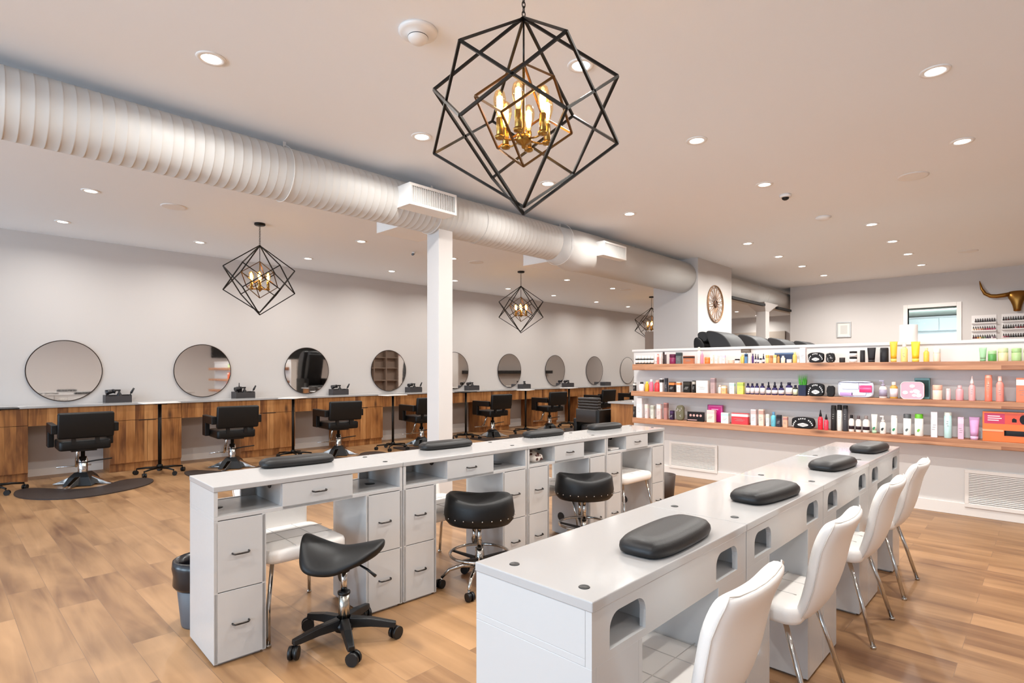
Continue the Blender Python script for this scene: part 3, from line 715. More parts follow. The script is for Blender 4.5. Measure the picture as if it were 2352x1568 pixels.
# ---- tool caddies with tools ----
CADY=[1.81,3.47,5.12,6.76,8.33,10.04,11.75,13.49]
HD=mat('1f1d1f',.3)
cad=dry=spr=brs=None
for i,y in enumerate(CADY):
    l='right of the %s mirror'%ORD[i]
    loc=(-9.215,y,.914)
    if cad is None:
        cad=thing('tool_caddy','dark grey box caddy on worktop '+l,'caddy',loc,0,'tool caddies on the worktop')
        m=MB().box(-.085,.085,-.15,.15,0,.008).box(-.085,-.079,-.15,.15,.008,.10).box(.079,.085,-.15,.15,.008,.085).box(-.079,.079,-.15,-.144,.008,.10).box(-.079,.079,.144,.15,.008,.10)
        m.build('box',mat('3a3637',.5),cad,bevel=.002); MB().box(-.079,.079,-.03,-.026,.008,.08).box(-.079,.079,.06,.064,.008,.08).build('divider',mat('2f2c2d',.5),cad)
        dry=thing('hair_dryer','black hair dryer standing in the caddy '+l,'hair dryer',loc,0,'hair dryers in the caddies')
        MB().cyl((0,-.135,.135),(0,-.05,.15),.034,.026,n=16).cyl((0,-.05,.15),(0,-.03,.153),.03,.024).build('barrel',HD,dry)
        MB().cyl((0,-.11,.12),(0,-.115,.02),.016,.014,n=12).build('grip',HD,dry)
        spr=thing('spray_bottle','black spray bottle standing in the caddy '+l,'bottle',loc,0,'spray bottles in the caddies')
        MB().lathe([(.001,.009),(.036,.009),(.038,.02),(.036,.09),(.014,.135),(.012,.15)],18,(0,.02,0)).build('bottle_body',HD,spr)
        MB().box(-.012,.012,-.03,.035,.15,.172).prism([(-.03,.15),(-.018,.15),(-.028,.115),(-.036,.118)],'YZ',-.006,.006).build('trigger_head',HD,spr)
        brs=thing('hair_brush','black brush leaning out of the caddy '+l,'brush',loc,0,'brushes in the caddies')
        MB().cyl((.02,.10,.012),(.03,.15,.12),.007,n=8).build('handle',HD,brs); MB().cyl((.03,.15,.12),(.036,.185,.19),.016,.012,n=10).build('bristle_head',HD,brs)
    else:
        rz=R([0,8,-4,3,0,6,-5,0][i])
        dup(cad,loc,rz*.5,'dark grey box caddy on worktop '+l)
        if i<7:
            dup(spr,loc,rz,'black spray bottle standing in the caddy '+l)
            if i!=5: dup(dry,loc,rz,'black hair dryer standing in the caddy '+l)
            if i<4: dup(brs,loc,rz,'black brush leaning out of the caddy '+l)
pb=thing('paddle_brush','black paddle brush sticking up from the second caddy','brush',(-9.225,3.41,.922))
MB().cyl((0,0,.0),(0,0,.10),.008,n=8).build('handle',HD,pb); MB().pad(-.012,.012,-.045,.045,.09,.17,r=.01,e=.01).cyl((0,0,.165),(0,0,.23),.008,.006).build('paddle',HD,pb)
# ---- oak island and dark armchair at the half wall end ----
t=thing('oak_counter','small oak counter with white top at left end of half wall','counter',(-4.42,7.3,0))
MB().box(-.27,.26,-.3,.5,.0,.862).build('cabinet_body',CABM,t,bevel=.003)
MB().box(-.30,.29,-.34,.53,.862,.888).build('worktop',LAMTOP,t,bevel=.003)
tag(MB().box(-.045,.045,-.02,.02,0,.115).build('sign_holder',mat('2b2a2a',.4),loc=(-4.20,7.05,.8885)),'small black stand on the oak counter beside the half wall','stand')
b=MB().pad(-.13,.13,-.09,.09,0,.06,r=.02,e=.01).build('card_terminal',mat('201f21',.4),loc=(-4.47,7.55,.8885)); tag(b,'low black device on the oak counter','device')
b=MB().box(-.03,.03,-.02,.02,0,.018).build('note_pad',mat('f2f0ee',.5),loc=(-4.36,7.12,.8885)); tag(b,'small white pad on the oak counter','pad')
t=thing('black_armchair','black quilted low-back armchair beside the small oak counter','chair',(-4.99,6.95,0),R(0))
LE=mat('2f2a28',.35,0,0,.1,120)
m=MB()
for k in range(4): m.pad(-.19,.19,-.12,-.03,.775+.042*k,.815+.042*k,r=.02,e=.015)
m.build('headrest',LE,t)
MB().pad(-.21,.22,-.14,-.02,.57,.77,r=.025,e=.012).build('backrest',LE,t)
MB().pad(-.20,.17,-.03,.40,.40,.52,r=.04,e=.02).build('seat',LE,t)
MB().pad(.17,.24,-.16,.38,.12,.765,r=.02,e=.01).build('armrest',BLK,t); MB().pad(-.27,-.20,-.12,.38,.40,.62,r=.02,e=.01).build('armrest',BLK,t)
MB().cyl((0,.15,.03),(0,.15,.40),.04,n=16).build('column',CHROME,t); MB().lathe([(.001,0),(.27,0),(.27,.012),(.05,.035),(.001,.036)],32,(0,.15,0)).build('base',CHROME,t)
MB().pad(-.14,.10,-.28,-.12,.30,.36,r=.02,e=.01).build('footrest',BLKPL,t)
# ---- pedicure chairs behind the half wall ----
pc=None
for i,y in enumerate((7.66,8.74,9.98,11.3)):
    lab='black padded pedicure chair behind the half wall, %s from the left'%ORD[i]; loc=(-3.36,y,0)
    if pc is None:
        pc=thing('pedicure_chair',lab,'pedicure chair',loc,0,'black pedicure chairs')
        PV=mat('2f2e2f',.6,0,0,.1,150,.3); PD=mat('171516',.6,spec=.3)
        MB().box(-.50,.42,-.36,.36,0,.38).build('plinth',mat('c9c2ba',.4),pc,bevel=.02)
        MB().pad(-.35,.25,-.26,.26,.72,.92,r=.06,e=.03).build('seat',PV,pc)
        for s in (-1,1): MB().pad(-.35,.25,s*.33-.06,s*.33+.06,.38,1.12,r=.04,e=.03).build('armrest',PD,pc)
        sh=[(.36,.7),(.40,1.2),(.34,1.58),(.24,1.78),(.14,1.86),(.0,1.895),(-.07,1.88),(.04,1.6),(.14,1.2),(.12,.7)]
        MB().prism(smooth_outline(sh,2),'XZ',-.27,.27,smooth=True).build('back_shell',PV,pc,bevel=.025,seg=3)
        MB().prism(smooth_outline([(.10,.9),(.02,1.35),(-.10,1.74),(-.22,1.83),(-.27,1.76),(-.23,1.5),(-.12,1.1),(-.05,.9)],2),'XZ',-.22,.22,smooth=True).build('back_cushion',PD,pc,bevel=.03,seg=3)
        MB().prism(smooth_outline([(-.06,1.80),(-.10,1.885),(-.18,1.89),(-.22,1.86),(-.20,1.78),(-.12,1.74)],2),'XZ',-.17,.17,smooth=True).build('headrest',PV,pc)
    else: dup(pc,loc,0,lab)
# ---- things on the far wall, column ----
t=thing('wall_medallion','round bronze spoked wall medallion on the column','wall decoration',(-3.95,8.9,2.43))
BZ=mat('9a7350',.4,.6)
MB().ring((.012,0,0),.295,.009,n=48,m=6,axis='X').ring((.012,0,0),.262,.004,n=48,m=6,axis='X').build('rim',BZ,t)
m=MB()
for k in range(16):
    a=2*PI*k/16; da=PI/16*.8
    P=lambda r,b:(.012,r*math.cos(b),r*math.sin(b))
    m.tube([P(.06,a),P(.15,a-da*.5),P(.24,a-da),P(.285,a),P(.24,a+da),P(.15,a+da*.5),P(.06,a)],.004,n=5)
m.build('petal_wires',BZ,t)
MB().ring((.014,0,0),.05,.014,n=24,m=6,axis='X').cyl((.001,0,0),(.02,0,0),.03).build('hub',mat('5c4030',.4,.6),t)
t=thing('longhorn_skull','bronze longhorn skull on the back wall, cut by the right edge','wall decoration',(-.40,YB-.002,2.50))
m=MB(); rings=[]
for z,w,d in ((.175,.05,.03),(.165,.105,.06),(.12,.125,.09),(.06,.115,.10),(.0,.085,.10),(-.07,.062,.085),(-.13,.05,.07),(-.16,.048,.055),(-.168,.03,.03)):
    rings.append([(w*math.cos(2*PI*k/16),-.055-d*.5*math.sin(2*PI*k/16),z) for k in range(16)])
m.loft(rings).build('skull',BRONZE,t)
for s in (-1,1):
    MB().tube([(s*.08,-.05,.13),(s*.16,-.055,.115),(s*.26,-.065,.105),(s*.34,-.07,.115),(s*.41,-.07,.16),(s*.455,-.065,.25),(s*.475,-.06,.34),(s*.485,-.055,.39)],[.034,.036,.034,.032,.028,.02,.012,.004],n=12).build('horn',BRONZE,t)
t=thing('picture_frame','small silver framed print on the back wall left of window','picture frame',(-2.965,YB-.001,2.156))
m=MB().box(-.127,.127,-.02,0,-.155,-.13).box(-.127,.127,-.02,0,.13,.155).box(-.127,-.105,-.02,0,-.13,.13).box(.105,.127,-.02,0,-.13,.13).build('frame',mat('bdb9b4',.3,.7),t,bevel=.003)
MB().box(-.105,.105,-.008,-.001,-.13,.13).build('mount',mat('d9d4cd',.5),t); MB().box(-.06,.06,-.010,-.0081,-.085,.085).build('print',mat('c2bfb9',.6),t)
t=thing('paper_towel_roll','white cylinder standing on top of the half wall','roll',(-1.02,6.765,1.6305))
MB().lathe([(.001,0),(.074,0),(.076,.004),(.076,.165),(.073,.17),(.02,.17),(.02,.165)],28).build('roll',mat('f1e9e4',.7),t)
# polish racks
PC={'A':['2a2022']*9,'B':['d8c0a8','dab898','d9a890','d89a88','b07050','8c3c34','b02c4c','a02444','94203c','a83858'],
 'C':['4a1414','5c1c10','b4702c','d4a860','6c7040','5c7850','4c3c4c','2c1424','dcc8cc','7c5c68'],
 'D':['1c1414','3a1c1c','5a2828','4c4438','2a2018','1e1a14','343428','2c2c24'],'E':['241412','2a1c16','1c1a14','30281c','3a1c14','c08c88','6c1c24','8c1420'],
 'F':['c88c94','8c2c40','6c1c30','24140f','14120e','1e1812','382c20','241c14']}
def rack(x0,n,rows,label,side):
    t=thing('polish_rack',label,'rack',(x0,YB-.001,1.86),0,'nail polish racks')
    w=n*.031+.02
    MB().box(0,w,-.006,0,-.05,.44).build('back_plate',mat('e4dcd6',.3),t)
    for k,(z,cs) in enumerate(rows):
        MB().box(0,w,-.05,-.006,z-1.86-.008,z-1.86).box(0,w,-.052,-.05,z-1.86-.008,z-1.86+.012).build('ledge',mat('dcd4ce',.25),t)
        off=w-.01-len(cs)*.031
        for j,c in enumerate(cs):
            m=MB().lathe([(.001,0),(.0115,0),(.0125,.004),(.0125,.036),(.006,.042)],10); m.cur=1
            m.lathe([(.007,.042),(.0075,.044),(.006,.078),(.001,.079)],8)
            o=m.build('nail_polish',[mat(c,.15),mat('3a302e' if c!='x' else c,.4)],loc=(x0+off+.0155+.031*j,YB-.028,z))
            rn=['top','second','third'][k]
            tag(o,'small nail polish bottle, %s from left in %s row of the %s wall rack'%(ORD[j],rn,side),'nail polish','%s row of the %s polish rack'%(rn,side))
rack(-.995,10,((2.165,PC['A']),(2.03,PC['B']),(1.885,PC['C'])),'white wall rack of nail polish under the left horn','left')
rack(-.60,9,((2.175,PC['D']+['241a16']),(2.04,PC['E']+['701c24']),(1.89,PC['F']+['2a2018'])),'white wall rack of nail polish at the right edge, under the skull','right')
# bins
t=thing('waste_bin','grey waste bin with black liner left of the nearest desk','bin',(-3.29,1.03,0))
MB().lathe([(.001,0),(.10,0),(.103,.01),(.135,.33),(.128,.33),(.098,.02),(.001,.018)],28).build('bin',mat('55575c',.45),t)
MB().lathe([(.128,.20),(.142,.22),(.139,.27),(.146,.31),(.142,.345),(.13,.35),(.122,.30),(.118,.22)],28).build('liner',mat('17161a',.25),t)
t=thing('waste_bin','dark brown bin on floor between far desk end and half wall','bin',(-2.80,5.12,0))
MB().lathe([(.001,0),(.09,0),(.115,.31),(.108,.31),(.085,.02),(.001,.018)],24).build('bin',mat('3c2e26',.5),t)
# things in the desk cubbies
m=MB(); random.seed(3); rings=[]
for z,r in ((0,.07),(.02,.085),(.045,.08),(.065,.05),(.078,.015)):
    rings.append([(r*(1+.25*random.uniform(-1,1))*math.cos(2*PI*k/12),r*.8*(1+.25*random.uniform(-1,1))*math.sin(2*PI*k/12),z) for k in range(12)])
o=m.loft(rings).build('patterned_pouch',mat('e6d8cc',.5,0,0,0),loc=(-2.76,3.08,.683)); tag(o,'crumpled brown and white pouch in the third desk cubby','pouch')
PM=o.data.materials[0]; nt=PM.node_tree; v=nt.nodes.new('ShaderNodeTexVoronoi'); v.inputs['Scale'].default_value=28; r_=nt.nodes.new('ShaderNodeValToRGB')
r_.color_ramp.elements[0].position=.32; r_.color_ramp.elements[0].color=lin('5a3026'); r_.color_ramp.elements[1].position=.42; r_.color_ramp.elements[1].color=lin('efe4da')
tc=nt.nodes.new('ShaderNodeTexCoord'); nt.links.new(tc.outputs['Object'],v.inputs['Vector']); nt.links.new(v.outputs['Distance'],r_.inputs[0]); nt.links.new(r_.outputs[0],nt.nodes['Principled BSDF'].inputs['Base Color'])
tag(MB().box(-.08,.08,-.06,.06,0,.012).build('paper_stack',mat('efe9e4',.6),loc=(-2.72,4.0,.6838)),'thin stack of white paper in the fourth desk cubby','paper')
# furniture outside the frame, seen only in the mirrors
t=thing('display_cabinet','grey brown display cabinet on the left side of the column, only its top corner visible','cabinet',(-4.722,8.93,0))
m=MB().box(-.02,0,-.6,.6,0,1.99)
for y in (-.62,-.21,.19,.60): m.box(-.17,0,y,y+.02 if y<-.5 or y>.5 else y+.03,0,1.99)
for z in (0,.35,.7,1.05,1.4,1.7,1.965): m.box(-.16,-.02,-.60,.60,z,z+.022)
m.build('carcass',mat('8a7668',.5),t,bevel=.002)
t=thing('black_shelf','long black shelf on the side wall, seen only in the mirrors','shelf',(-3.97,15.0,1.22))
MB().box(-.25,-.001,-2.2,2.4,0,.12).build('shelf_board',mat('151313',.5),t)
t=thing('added_wall_panel','added long black panel high on the right wall, seen only in the mirrors','panel',(3.19,9.8,1.8))  # guessed panel out of view, added so the mirrors reflect a dark band
MB().box(-.05,0,-2.7,2.7,0,.9).build('panel',mat('0d0c0c',.25),t)
# ================= SHELF PRODUCTS =================
ZS={'T':1.4302,'M':1.0752,'B':.7252}
YFR=6.50
def dark(c): return sum(int(c[i:i+2],16) for i in (0,2,4))<230
def pm(c,r=.35): return mat(c,.6,0,0,spec=.3) if dark(c) else mat(c,r,0,.15)
EMB=mat('e2dedb',.5)
def product(S_,X,w,D,h,kind,c1,c2,name,cat,label,group=None):
    z=ZS[S_]; r=w/2
    if kind in('box','pouch','pouch2','bag','clutch','palette'): yc=YFR+D/2
    else: yc=YFR+r
    t=thing(name,label,cat,(X,yc,z),0,group)
    A,B=pm(c1),pm(c2)
    lc='8c8884' if not dark(c1) else 'b8b4b0'
    Lb=mat(lc,.5)
    def marks(x0,x1,y,z0,z1,n=2,seed=0,parent=None):
        m=MB(); hh=(z1-z0)/(2*n)
        for k in range(n):
            a=.12*((k*37+seed*13)%3); m.box(x0+(x1-x0)*a,x1-(x1-x0)*(.3-a if .3-a>0 else .05),y-.0006,y,z0+hh*(2*k+.5),z0+hh*(2*k+.5)+min(.0035,hh*.7))
        m.build('print',Lb,parent or t)
    if kind=='box':
        b=MB().box(-w/2,w/2,-D/2,D/2,0,h).build('carton',A,t,bevel=.0012)
        MB().box(-w/2+.0003,w/2+.0004,-D/2-.0006,D/2-.001,h*.70,h*.93).build('colour_band',B,t)
        marks(-w*.36,w*.36,-D/2-.0003,h*.28,h*.55,3,int(X*-100),b)
    elif kind=='jar':
        MB().lathe([(.001,0),(r*.94,0),(r,.004),(r,h*.62),(r*.94,h*.66)],20).build('jar_body',A,t)
        MB().lathe([(r*.98,h*.66),(r,h*.68),(r,h*.98),(r*.93,h),(.001,h)],20).build('lid',B,t)
        if not label or 'polish' in (name or ''): MB().lathe([(r*1.012,h*.12),(r*1.012,h*.5)],20).build('label_band',pm('f0ece6'),t)
    elif kind=='tin':
        MB().lathe([(.001,0),(r,0),(r,h*.55)],22).build('tin_body',A,t); MB().lathe([(r*1.02,h*.5),(r*1.02,h*.95),(r*.96,h),(.001,h)],22).build('lid',B,t)
    elif kind in('bottle','pump','dropper','spray'):
        hb={'bottle':.80,'pump':.68,'dropper':.58,'spray':.66}[kind]; rn=r*.42
        MB().lathe([(.001,0),(r*.93,0),(r,.004),(r,h*(hb-.14)),(r*.82,h*(hb-.06)),(rn,h*hb),(rn,h*(hb+.02))],20).build('bottle_body',A,t)
        if kind=='bottle': MB().lathe([(rn*1.25,h*hb),(rn*1.3,h*(hb+.02)),(rn*1.25,h*.99),(rn*1.1,h),(.001,h)],16).build('cap',B,t)
        elif kind=='pump':
            MB().lathe([(rn*1.3,h*hb),(rn*1.3,h*(hb+.09)),(rn*.4,h*(hb+.1)),(rn*.4,h*.93)],14).box(-r*.95,rn*.6,-rn*.5,rn*.5,h*.93,h).build('pump_head',B,t)
        elif kind=='dropper':
            MB().lathe([(rn*1.35,h*hb),(rn*1.35,h*(hb+.14)),(rn*.8,h*(hb+.16)),(rn*.75,h*.96),(rn*.3,h),(.001,h)],14).build('dropper_cap',pm('161326') if c1.startswith('2') else B,t)
        else:
            MB().lathe([(rn*1.35,h*hb),(rn*1.3,h*(hb+.08)),(rn*.75,h*(hb+.18)),(rn*.35,h*.98),(.001,h)],14).build('nozzle',B,t)
        if c1 in('2e2454','2c2448','d0a048','efe2da','2a2c2c'): MB().lathe([(r*1.015,h*.1),(r*1.015,h*(hb-.2))],20).build('label_band',pm({'2a2c2c':'e4ecc8','efe2da':'a398ac'}.get(c1,'efe6e6')),t)
        elif h>.15 and r>.018 and 'leaf' not in label and not c1.startswith('f4e8') and not c1.startswith('f6eb'): marks(-r*.35,r*.35,-r-.0004,h*.25,h*.5,3,int(X*-100))
        if c1 in('f4e8e0','f6ebe4'): MB().lathe([(r*1.015,h*.16),(r*1.015,h*.36)],20).build('dark_band',pm('2a1820'),t)
    elif kind in('can','can2'):
        hc=.88 if kind=='can' else .80
        MB().lathe([(.001,0),(r*.95,0),(r,.004),(r,h*hc)],22).build('can_body',A,t)
        MB().lathe([(r*1.0,h*hc),(r*.97,h*(hc+.01)),(r*.95,h*.985),(r*.85,h),(.001,h)],22).build('cap',B,t)
        if h>.15 and 'leaf' not in label:
            marks(-r*.35,r*.35,-r-.0006,h*.45,h*.7,3,int(X*-100))
    elif kind=='tube':
        m=MB(); rings=[]; n=20
        for zz,sx,sy in ((.16,.80,.80),(.35,.86,.78),(.7,.96,.5),(.93,1.04,.16),(1.0,1.05,.08)):
            rings.append([(r*sx*math.cos(2*PI*k/n),r*sy*math.sin(2*PI*k/n),h*zz) for k in range(n)])
        m.loft(rings).build('tube_body',A,t)
        MB().lathe([(.001,0),(r*.80,0),(r*.82,h*.155),(.001,h*.158)],20).build('cap',B,t)
    elif kind=='jar2':
        MB().lathe([(.001,0),(r,.002),(r,h*.60)],20).build('jar_body',A,t); MB().lathe([(r,h*.62),(r,h*.97),(.001,h)],20).build('lid',B,t)
    elif kind in('pouch','pouch2'):
        m=MB(); random.seed(int(abs(X)*1000)); rings=[]; n=24; jit=.03 if kind=='pouch' else .12
        for q,yy in ((.90,-.5),(1,-.3),(1,.2),(.92,.5)):
            ring=[]
            for k in range(n):
                a=2*PI*k/n; cx,cz=math.cos(a),math.sin(a); e=.55
                x=w/2*q*math.copysign(abs(cx)**e,cx)*(1+jit*random.uniform(-1,1)); zz=h/2+h/2*q*math.copysign(abs(cz)**e,cz)*(1+jit*random.uniform(-1,1)*(cz>0))
                ring.append((x,yy*D,max(0,zz)))
            rings.append(ring)
        b=m.loft(rings,smooth=True).build('pouch_body',A,t)
        y=-D/2-.001; m=MB()
        if kind=='pouch':
            for k in range(15):
                a=R(180-12*k-6); R1,R2=.40,.46
                c,s=math.cos(a),math.sin(a); tw=.012
                if k%5==4: continue
                P=lambda q,d:(w*q*(c*math.cos(d)-s*math.sin(d)),y,h*.12+h*1.75*q*(s*math.cos(d)+c*math.sin(d)))
                m.add([P(R1,-.06),P(R1,.06),P(R2,.06),P(R2,-.06)],[(0,1,2,3)])
            m.build('ring_lettering',EMB,t)
            m=MB(); m.prism([(w*.24*math.cos(2*PI*k/20),h*.33+h*.17*math.sin(2*PI*k/20)*(1-.35*abs(math.cos(2*PI*k/20)))) for k in range(20)],'XZ',y-.0008,y)
            e=m.build('emblem',EMB,t)
            q=MB(); 
            for sx in (-1,1): q.tube([(sx*w*.15*math.cos(u)+0,y-.0012,h*.33+h*.07*math.sin(2*u)) for u in [PI*k/10 for k in range(11)]],.0012,n=4)
            q.build('emblem_lines',A,e)
        else:
            for k in range(9):
                xx=w*random.uniform(-.4,.4); zz=h*random.uniform(.15,.8); a=random.uniform(0,PI); l=w*random.uniform(.05,.13)
                m.tube([(xx-l*math.cos(a),y-.001,zz-l*math.sin(a)),(xx+l*math.cos(a),y-.001,zz+l*math.sin(a))],.002,n=4)
            m.build('pattern',B,t)
    elif kind=='bag':
        m=MB(); n=26; random.seed(5); rings=[]
        for q,yy in ((.93,-.4),(1,-.15),(1,.2),(.95,.45)):
            rings.append([(w/2*q*math.copysign(abs(math.cos(2*PI*k/n))**.4,math.cos(2*PI*k/n)),yy*D+random.uniform(-.006,.006),max(0,h/2+h/2*q*math.copysign(abs(math.sin(2*PI*k/n))**.4,math.sin(2*PI*k/n)))) for k in range(n)])
        m.loft(rings).build('bag_body',pm(c1,.15),t)
        def blob(nm,x0,x1,z0,z1,c): MB().pad(x0,x1,-D/2-.006,-D/2+.004,z0,z1,r=.004,e=.004).build(nm,pm(c,.2),t)
        blob('pink_content',w*.12,w*.46,h*.32,h*.75,'d83a74'); blob('lilac_content',-w*.42,-w*.05,h*.08,h*.3,'b48cc4'); blob('white_content',-w*.36,w*.1,h*.5,h*.9,'f2f2fa'); blob('pale_content',-w*.1,w*.3,h*.12,h*.3,'e8dcec')
        MB().tube([(-w*.47,-D/2-.004,h*.93),(0,-D/2-.008,h*.90),(w*.47,-D/2-.004,h*.93)],.003,n=6).build('zip',pm('50506c'),t)
    elif kind=='clutch':
        out=[]; rr=.035
        for cx,cz,a0 in ((w/2-rr,h-rr,0),(-w/2+rr,h-rr,90),(-w/2+rr,rr,180),(w/2-rr,rr,270)):
            for k in range(6): a=R(a0+18*k); out.append((cx+rr*math.cos(a),cz+rr*math.sin(a)))
        b=MB().prism(out,'XZ',-D/2,D/2).build('pouch_body',pm(c1),t)
        MB().tube([(x,-D/2-.001,zz) for x,zz in out]+[(out[0][0],-D/2-.001,out[0][1])],.003,n=6).build('piping',pm('fbeeee'),t)
        m=MB(); random.seed(9)
        for k in range(9):
            cx,cz=w*random.uniform(-.38,.38),h*random.uniform(.2,.8); q=random.uniform(.010,.022)
            m.prism([(cx+q*math.cos(2*PI*j/8)*1.3,cz+q*math.sin(2*PI*j/8)) for j in range(8)],'XZ',-D/2-.0006-.0003*k,-D/2)
        m.build('pattern',pm(c2),t)
    elif kind=='palette':
        MB().box(-w/2,w/2,-.006,.012,.004,h).build('lid',A,t,bevel=.002); MB().box(-w/2,w/2,-D/2,-.006,0,.012).build('tray',A,t,bevel=.002)
        m=MB()
        for k in range(4):
            m.cyl((-w*.3+w*.2*k,-.0075,h*.62),(-w*.3+w*.2*k,-.006,h*.62),h*.13,n=16)
        m.build('pans',pm(c2),t); MB().box(-w*.45,w*.1,-D/2+.004,-.010,.0125,.02).build('blush_pan',pm('f0b8b0'),t)
    elif kind=='pot':
        MB().box(-w/2,w/2,-w/2,w/2,0,h).build('pot',A,t,bevel=.003)
        g=MB(); random.seed(11)
        for k in range(150):
            x,y=random.uniform(-.42,.42)*w,random.uniform(-.42,.42)*w; hh=random.uniform(.10,.135); dx=x*.55+random.uniform(-.01,.01); dy=random.uniform(-.008,.008)
            g.add([(x-.0015,y,h),(x+.0015,y,h),(x+dx*.6,y+dy*.5,h+hh*.6),(x+dx,y+dy,h+hh)],[(0,1,2),(0,2,3)])
        o=g.build('grass',mat('3f9a1e',.5),t); o['kind']='stuff'
    if label and 'leaf' in label:
        lcol='5c6464' if 'grey leaf' in label else '2c3430' if 'dark leaf' in label else '7cc04a' if 'bright green' in label else '2f8c5c'
        MB().prism([(.011*math.cos(2*PI*k/16)*(1+.25*math.sin(2*PI*k/16)),h*.26+.014*math.sin(2*PI*k/16)+.006*math.cos(2*PI*k/16)) for k in range(16)],'XZ',-r-.0012,-r*.86).build('leaf_mark',mat(lcol,.5),t)
    return t
